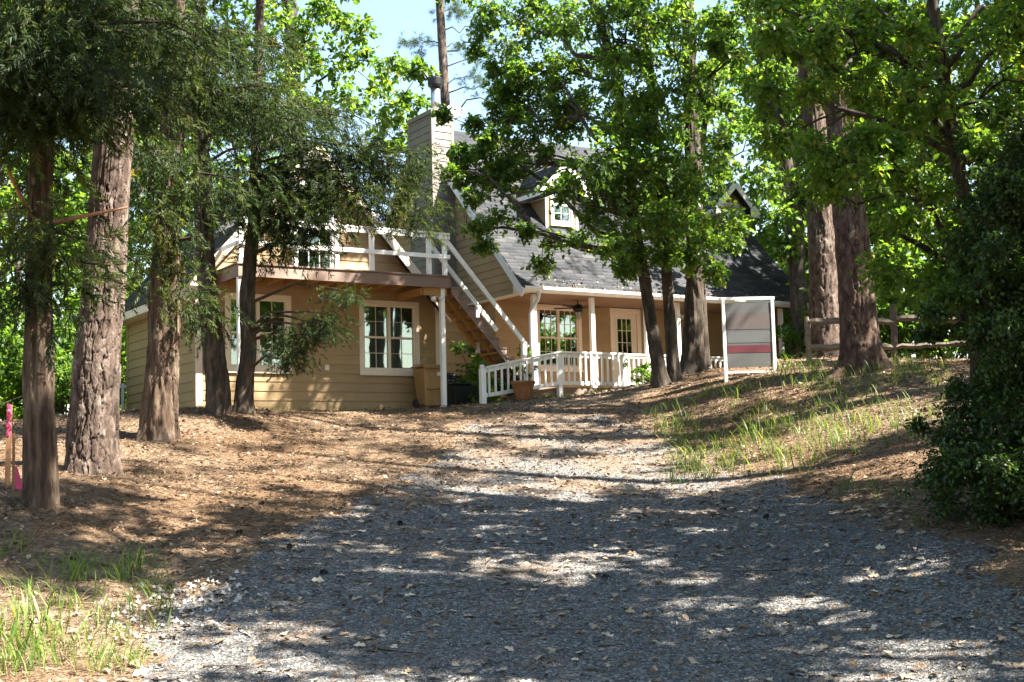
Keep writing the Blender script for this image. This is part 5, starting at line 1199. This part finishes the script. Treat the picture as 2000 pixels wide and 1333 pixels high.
# understory
S_L = lab('understory shrub left of the wing, %s', ['nearest the wing wall', 'between the big pine and the stakes', 'left of the nearest cedar trunk', 'tall one against the far wing corner', 'behind the big plated pine', 'low one at the left edge', 'low one in front of the others', 'tall one deep behind the nearest cedar', 'tall one past the left edge', 'farthest back behind the wing', 'small one by the black bin', 'small one behind the survey stakes'])
S_R = lab('leafy understory shrub on the right, %s', ['small one behind the leaning pine', 'between the two fence posts', 'tall one behind the second fence post', 'tall one beyond the fence gap', 'behind the right part of the fence', 'beyond the porch end', 'low one at the foot of the second fence post', 'tall one behind the evergreen bush', 'deep one above the top fence rail', 'deep one behind the blocky pine', 'low one before the fence at the right', 'low one beside the evergreen bush', 'farthest one beyond the porch'])
for (x, y, k, s) in [(-11.0, 32.5, 0, 1.0), (-12.8, 31.0, 1, .9), (-14.8, 33.5, 1, 1.0), (-10.3, 35.5, 1, 1.1), (-13.0, 36.0, 0, 1.2), (-16.5, 30.0, 0, 1.0), (-12.0, 28.5, 2, 1.0), (-15.5, 36.5, 1, 1.2), (-18.5, 34.0, 1, 1.0), (-11.6, 39, 1, 1.2), (-10.0, 30.8, 2, .9), (-14.0, 27.5, 2, 1.0)]:
    place(shrubs, k, x, y, s, R4.uniform(0, 6.28), S_L(), 'shrub', 'shrubs in the left woods')
for (x, y, k, s) in [(8.6, 31.5, 2, 1.0), (9.8, 31.0, 0, 1.0), (10.8, 33.0, 1, 1.0), (9.0, 34.5, 1, .9), (11.8, 30.5, 0, 1.1), (8.4, 36.5, 0, 1.0), (10.5, 29.8, 2, 1.0), (12.6, 33.5, 1, 1.1), (9.4, 38.5, 1, 1.1), (7.6, 41, 1, 1.1), (11.5, 27.5, 2, 1.1), (10.0, 26.0, 2, .9), (8.6, 44, 1, 1.2)]:
    place(shrubs, k, x, y, s, R4.uniform(0, 6.28), S_R(), 'shrub', 'shrubs in the right woods')
# plants close to the house
def house_shrub(u, v, k, s, label):
    p = W(u, v, 0); return place(shrubs, k, p[0], p[1], s, u, label, 'shrub', None)
house_shrub(6.9, .25, 2, .95, 'dark leafy shrub growing under the stairs')
house_shrub(6.15, -1.05, 2, .32, 'low green plant by the foot of the balcony post')
house_shrub(7.0, -.9, 2, .55, 'green plant seen through the ramp balusters')
house_shrub(9.95, -1.9, 2, .42, 'yellow-green shrub at the right end of the ramp railing')

# ------------------------------------------------------------------ ground cover
R5 = np.random.default_rng(900)
def cam_pts(n, x0, x1, y0, y1, p=1.0):
    """plan points, denser nearer the viewer"""
    Y = y0 + (y1 - y0) * R5.random(n) ** p; X = x0 + (x1 - x0) * R5.random(n); k = np.abs(X) < .40 * Y + .6; return X[k], Y[k]
def ground_frames(n, tilt):
    a = R5.uniform(0, 6.28, n); d = np.stack([np.cos(a), np.sin(a), R5.normal(0, tilt, n)], 1); up = norm(np.array([0, 0, 1.]) + R5.normal(0, tilt, (n, 3))); return frames(d, up)
# crushed stone
t_stone = ([(.06, -.05, .5), (0, 0, -.3), (.5, .1, -.12), (-.48, -.08, -.05), (.08, .5, -.1), (-.1, -.52, -.12)], [(0, 2, 4), (0, 4, 3), (0, 3, 5), (0, 5, 2)])
X, Y = cam_pts(150000, -5.6, 6.2, 8.5, 18, 1.3); k = drive_n(X, Y) + R5.normal(0, .12, len(X)) > 0; X, Y = X[k], Y[k]; n = len(X)
q = norm(R5.normal(0, 1, (n, 3)) * [1, 1, .25]); sc = (R5.uniform(.009, .021, n) * np.where(R5.random(n) < .03, 1.7, 1))[:, None] * R5.uniform(.6, 1.1, (n, 3))
scatter('driveway_gravel', *t_stone, np.stack([X, Y, gz(X, Y) + .008], 1), frames(q, norm(R5.normal(0, .45, (n, 3)) + [0, 0, 1])), sc, np.clip(R5.normal(.5, .22, n), 0, 1), None, M['stone'])
tag(bpy.data.objects['driveway_gravel'], 'loose grey crushed stone covering the drive', 'gravel', kind='stuff')
# pale stones at the drive edge
p0 = at(340, 1190, 13.2); n = 260; X = p0[0] + R5.normal(0, .28, n); Y = p0[1] + R5.normal(0, .65, n); X = X + (Y - p0[1]) * .28
scatter('pale_stones', *t_stone, np.stack([X, Y, gz(X, Y) + .02], 1), frames(norm(R5.normal(0, 1, (n, 3)) * [1, 1, .2]), norm(R5.normal(0, .4, (n, 3)) + [0, 0, 1])), R5.uniform(.035, .075, n)[:, None] * R5.uniform(.6, 1.1, (n, 3)), R5.uniform(0, 1, n), None, M['pale_stone'])
tag(bpy.data.objects['pale_stones'], 'patch of pale rounded stones at the left edge of the drive', 'stones', kind='stuff')
# leaf litter, straw
X, Y = cam_pts(64000, -11, 11, 8.5, 31, 1.1); f = drive_f(X, Y); k = R5.random(len(X)) < np.where(f > 0, np.clip(.10 + .9 * np.exp(-f / .35) * .4 + np.clip((Y - 17) / 8, 0, .5), 0, 1), np.where(X < 0, .6, .85) * np.clip(.25 + 2.2 * (fbm(X * .8, Y * .8, seed=71) - .3), .15, 1)); X, Y = X[k], Y[k]; n = len(X)
scatter('leaf_litter', *OVAL, np.stack([X, Y, gz(X, Y) + R5.uniform(.006, .028, n)], 1), ground_frames(n, .35), R5.uniform(.035, .09, n), np.clip(R5.normal(.45, .22, n), 0, 1), None, M['litter'])
tag(bpy.data.objects['leaf_litter'], 'brown and tan fallen leaves strewn over the yard', 'leaf litter', kind='stuff')
X, Y = cam_pts(240000, -10, 9, 8.5, 28, 1.15); f = drive_f(X, Y); cl_ = fbm(X * .9, Y * .9, seed=60); k = R5.random(len(X)) < np.where(f > 0, np.clip((cl_ - .5) * 2.6, .02, .6) * np.clip((Y - 9) / 9, .3, 1) + np.exp(-f / .3) * .3, .9); X, Y = X[k], Y[k]; n = len(X)
t_needle = ([(-.5, 0, 0), (.5, 0, 0), (0, 1, 0)], [(0, 1, 2)])
L_ = R5.uniform(.10, .20, n); scatter('pine_straw', *t_needle, np.stack([X, Y, gz(X, Y) + R5.uniform(.004, .035, n)], 1), ground_frames(n, .16), np.stack([np.full(n, .0075), L_, L_], 1), np.clip(R5.normal(.5, .25, n), 0, 1), None, M['straw'])
tag(bpy.data.objects['pine_straw'], 'reddish pine straw carpet', 'pine straw', kind='stuff')
# oak leaves lying on the drive, lobed
X, Y = cam_pts(1500, -5, 6, 9, 19, 1.2); k = drive_f(X, Y) > -.3; X, Y = X[k], Y[k]; n = len(X)
scatter('fallen_oak_leaves', *OAK, np.stack([X, Y, gz(X, Y) + .022], 1), ground_frames(n, .25), R5.uniform(.07, .14, n), np.clip(R5.normal(.72, .2, n), 0, 1), None, M['litter'])
tag(bpy.data.objects['fallen_oak_leaves'], 'pale lobed oak leaves scattered on the gravel', 'leaves', kind='stuff')
# twigs, cones
n = 420; X, Y = cam_pts(n, -8, 8, 9, 27, 1.2); n = len(X); L_ = R5.uniform(.12, .6, n)
scatter('fallen_twigs', *CONE, np.stack([X, Y, gz(X, Y) + .02], 1), ground_frames(n, .06), np.stack([np.full(n, .014), L_, np.full(n, .014)], 1), R5.uniform(.1, .7, n), None, M['bark_oak'])
tag(bpy.data.objects['fallen_twigs'], 'small broken twigs lying about the yard', 'twigs', kind='stuff')
cone_k = MB()
for i in range(7):
    z = i * .011; rr = .034 * math.sin(math.pi * (i + 1) / 9)
    for j in range(8):
        a = 2 * math.pi * (j + .5 * (i % 2)) / 8; c, s = math.cos(a), math.sin(a); cone_k.add([(c * rr * .4, s * rr * .4, z), (c * rr - s * .008, s * rr + c * .008, z + .012), (c * rr * 1.12, s * rr * 1.12, z + .017), (c * rr + s * .008, s * rr - c * .008, z + .012)], [(0, 1, 2), (0, 2, 3)])
cme = cone_k.mesh('pine_cone')
cone_at = iter(['by the pale stones', 'on the left straw near the middle', 'left of the drive edge, largest dark speck', 'alone on the gravel right of centre', 'on the left edge of the gravel', 'on straw just left of the drive', 'on the drive beside its upper left edge', 'among the left foreground weeds', 'at the right edge of the drive'])
for (x, y, Y_) in [(330, 1160, 13.6), (505, 980, 18.4), (460, 1035, 16.6), (1192, 1125, 14.4), (640, 1130, 14.4), (560, 1070, 15.8), (785, 1018, 17.5), (150, 1090, 14.5), (1490, 1010, 17.4)]:
    p = base(x, y, Y_); o = link('pine_cone', cme, None, M['bark_oak']); o.location = (p[0], p[1], p[2] + .02); o.rotation_euler = (R_(80), 0, x); tag(o, 'small dark pine cone ' + next(cone_at), 'pine cone', 'pine cones on the ground')

# grass
def t_blade():
    V = []; F = []
    for i, (y, z, w) in enumerate([(0, 0, .022), (.16, .36, .02), (.42, .64, .015), (.80, .78, .0)]):
        V += [(-w, y, z), (w, y, z)] if w else [(0, y, z)]
    return V, [(0, 1, 3), (0, 3, 2), (2, 3, 5), (2, 5, 4), (4, 5, 6)]
BLADE = t_blade()
def grass(name, label, clumps, per, hmin, hmax, spread):
    P = []; Hh = []
    for (x, y, s) in clumps:
        k = max(3, int(per * s)); P.append(np.stack([x + R5.normal(0, spread * s, k), y + R5.normal(0, spread * s, k)], 1)); Hh.append(R5.uniform(hmin, hmax, k) * (.6 + .5 * s))
    P = np.concatenate(P); Hh = np.concatenate(Hh); n = len(P); a = R5.uniform(0, 6.28, n)
    d = np.stack([np.cos(a), np.sin(a), np.zeros(n)], 1); Rm = frames(d, norm(np.array([0, 0, 1.]) + R5.normal(0, .18, (n, 3))))
    sc = np.stack([Hh * R5.uniform(.5, 1.2, n), Hh * R5.uniform(.3, 1.2, n), Hh], 1)
    o = scatter(name, *BLADE, np.concatenate([P, (gz(P[:, 0], P[:, 1]) - .01)[:, None]], 1), Rm, sc, np.clip(R5.normal(.45, .25, n), 0, 1), None, M['grass']); tag(o, label, 'grass', kind='stuff')
def clump_px(lst): return [(*at(x, y, Y)[:2], s) for x, y, Y, s in lst]
g_right = clump_px([(1540, 905, 20.5, 1.3), (1560, 895, 20.8, 1.1), (1450, 870, 22.2, .9), (1440, 835, 23.2, 1.3), (1470, 825, 23.6, 1.4), (1500, 830, 23.4, 1.2), (1420, 840, 23.3, 1.0), (1560, 815, 23.8, 1.2), (1580, 800, 24.2, 1.0), (1320, 825, 25.0, .8), (1300, 820, 25.4, .8), (1350, 815, 25.2, .7), (1390, 860, 22.6, .8), (1740, 990, 17.3, .9), (1660, 965, 18.4, .8), (1700, 955, 18.2, .7), (1830, 1040, 15.2, .8), (1770, 750, 25.0, 1.0), (1800, 745, 25.0, .9), (1690, 745, 25.0, .8), (1720, 760, 24.6, .9), (1640, 770, 24.6, .8), (1540, 740, 27.4, 1.1), (1570, 735, 27.6, 1.1), (1600, 745, 26.8, .9), (1520, 750, 27, .9)])
for i in range(380):
    x = R5.uniform(1260, 1860); y = R5.uniform(735, 900); Y_ = np.interp(y, [735, 900], [27.0, 20.5])
    if y < 735 + (x - 1400) * .0 + 165 and (x - 1260) > (y - 735) * .3: p = at(x, y, Y_); g_right.append((p[0], p[1], R5.uniform(.25, .75)))
grass('grass', 'tufts of green grass on the sunny bank right of the drive', g_right, 17, .11, .42, .15)
g_left = clump_px([(60, 1230, 12.0, 1.5), (20, 1250, 11.7, 1.6), (110, 1260, 11.7, 1.3), (40, 1300, 11.2, 1.5), (150, 1110, 14.1, 1.2), (180, 1120, 13.9, 1.1), (250, 1105, 14.3, 1.1), (270, 1090, 14.6, 1.0), (130, 1135, 13.6, 1.0), (10, 1330, 10.9, 1.5), (190, 1320, 11.0, .8), (90, 1180, 12.8, 1.0), (300, 1085, 14.8, .7), (200, 1290, 11.3, .8)])
for i in range(70):
    x = R5.uniform(-60, 330); y = R5.uniform(1080, 1330); p = at(x, y, np.interp(y, [1080, 1330], [14.8, 10.8])); g_left.append((p[0], p[1], R5.uniform(.2, .7)))
grass('grass', 'grass and weeds in the left foreground beside the drive', g_left, 26, .10, .34, .11)
g_house = []
for i in range(150):
    u = R5.uniform(-.5, 10.5); v = R5.uniform(-2.6, -1.75) if u > 5.4 else R5.uniform(-.5, -.1); p = W(u, v, 0); g_house.append((p[0], p[1], R5.uniform(.15, .45)))
grass('grass', 'thin strip of grass along the foot of the house and ramp', g_house, 22, .08, .22, .12)

# leaf debris on the lower roof and in the gutter
n = 900; u_ = R5.uniform(8.5, 17.4, n); v_ = EV - .06 + np.abs(R5.normal(0, .22, n)) * R5.random(n); k = fbm(u_ * 1.3, v_ * 0, seed=81) > .42; u_, v_ = u_[k], v_[k]
w_ = np.where(v_ < EV, 3.13, EW + (v_ - EV) + .03)
o = scatter('leaf_debris', *OVAL, np.stack([u_, v_, w_], 1), ground_frames(len(u_), .5), R5.uniform(.04, .09, len(u_)), np.clip(R5.normal(.55, .2, len(u_)), 0, 1), house, M['litter']); o['kind'] = 'stuff'
n = 160; u_ = 9.92 - np.abs(R5.normal(0, .10, n)); v_ = R5.uniform(2.5, 3.5, n)
o = scatter('leaf_debris', *OVAL, np.stack([u_, v_, EW + (v_ - EV) + .035], 1), ground_frames(n, .5), R5.uniform(.05, .10, n), np.clip(R5.normal(.5, .2, n), 0, 1), house, M['litter']); o['kind'] = 'stuff'
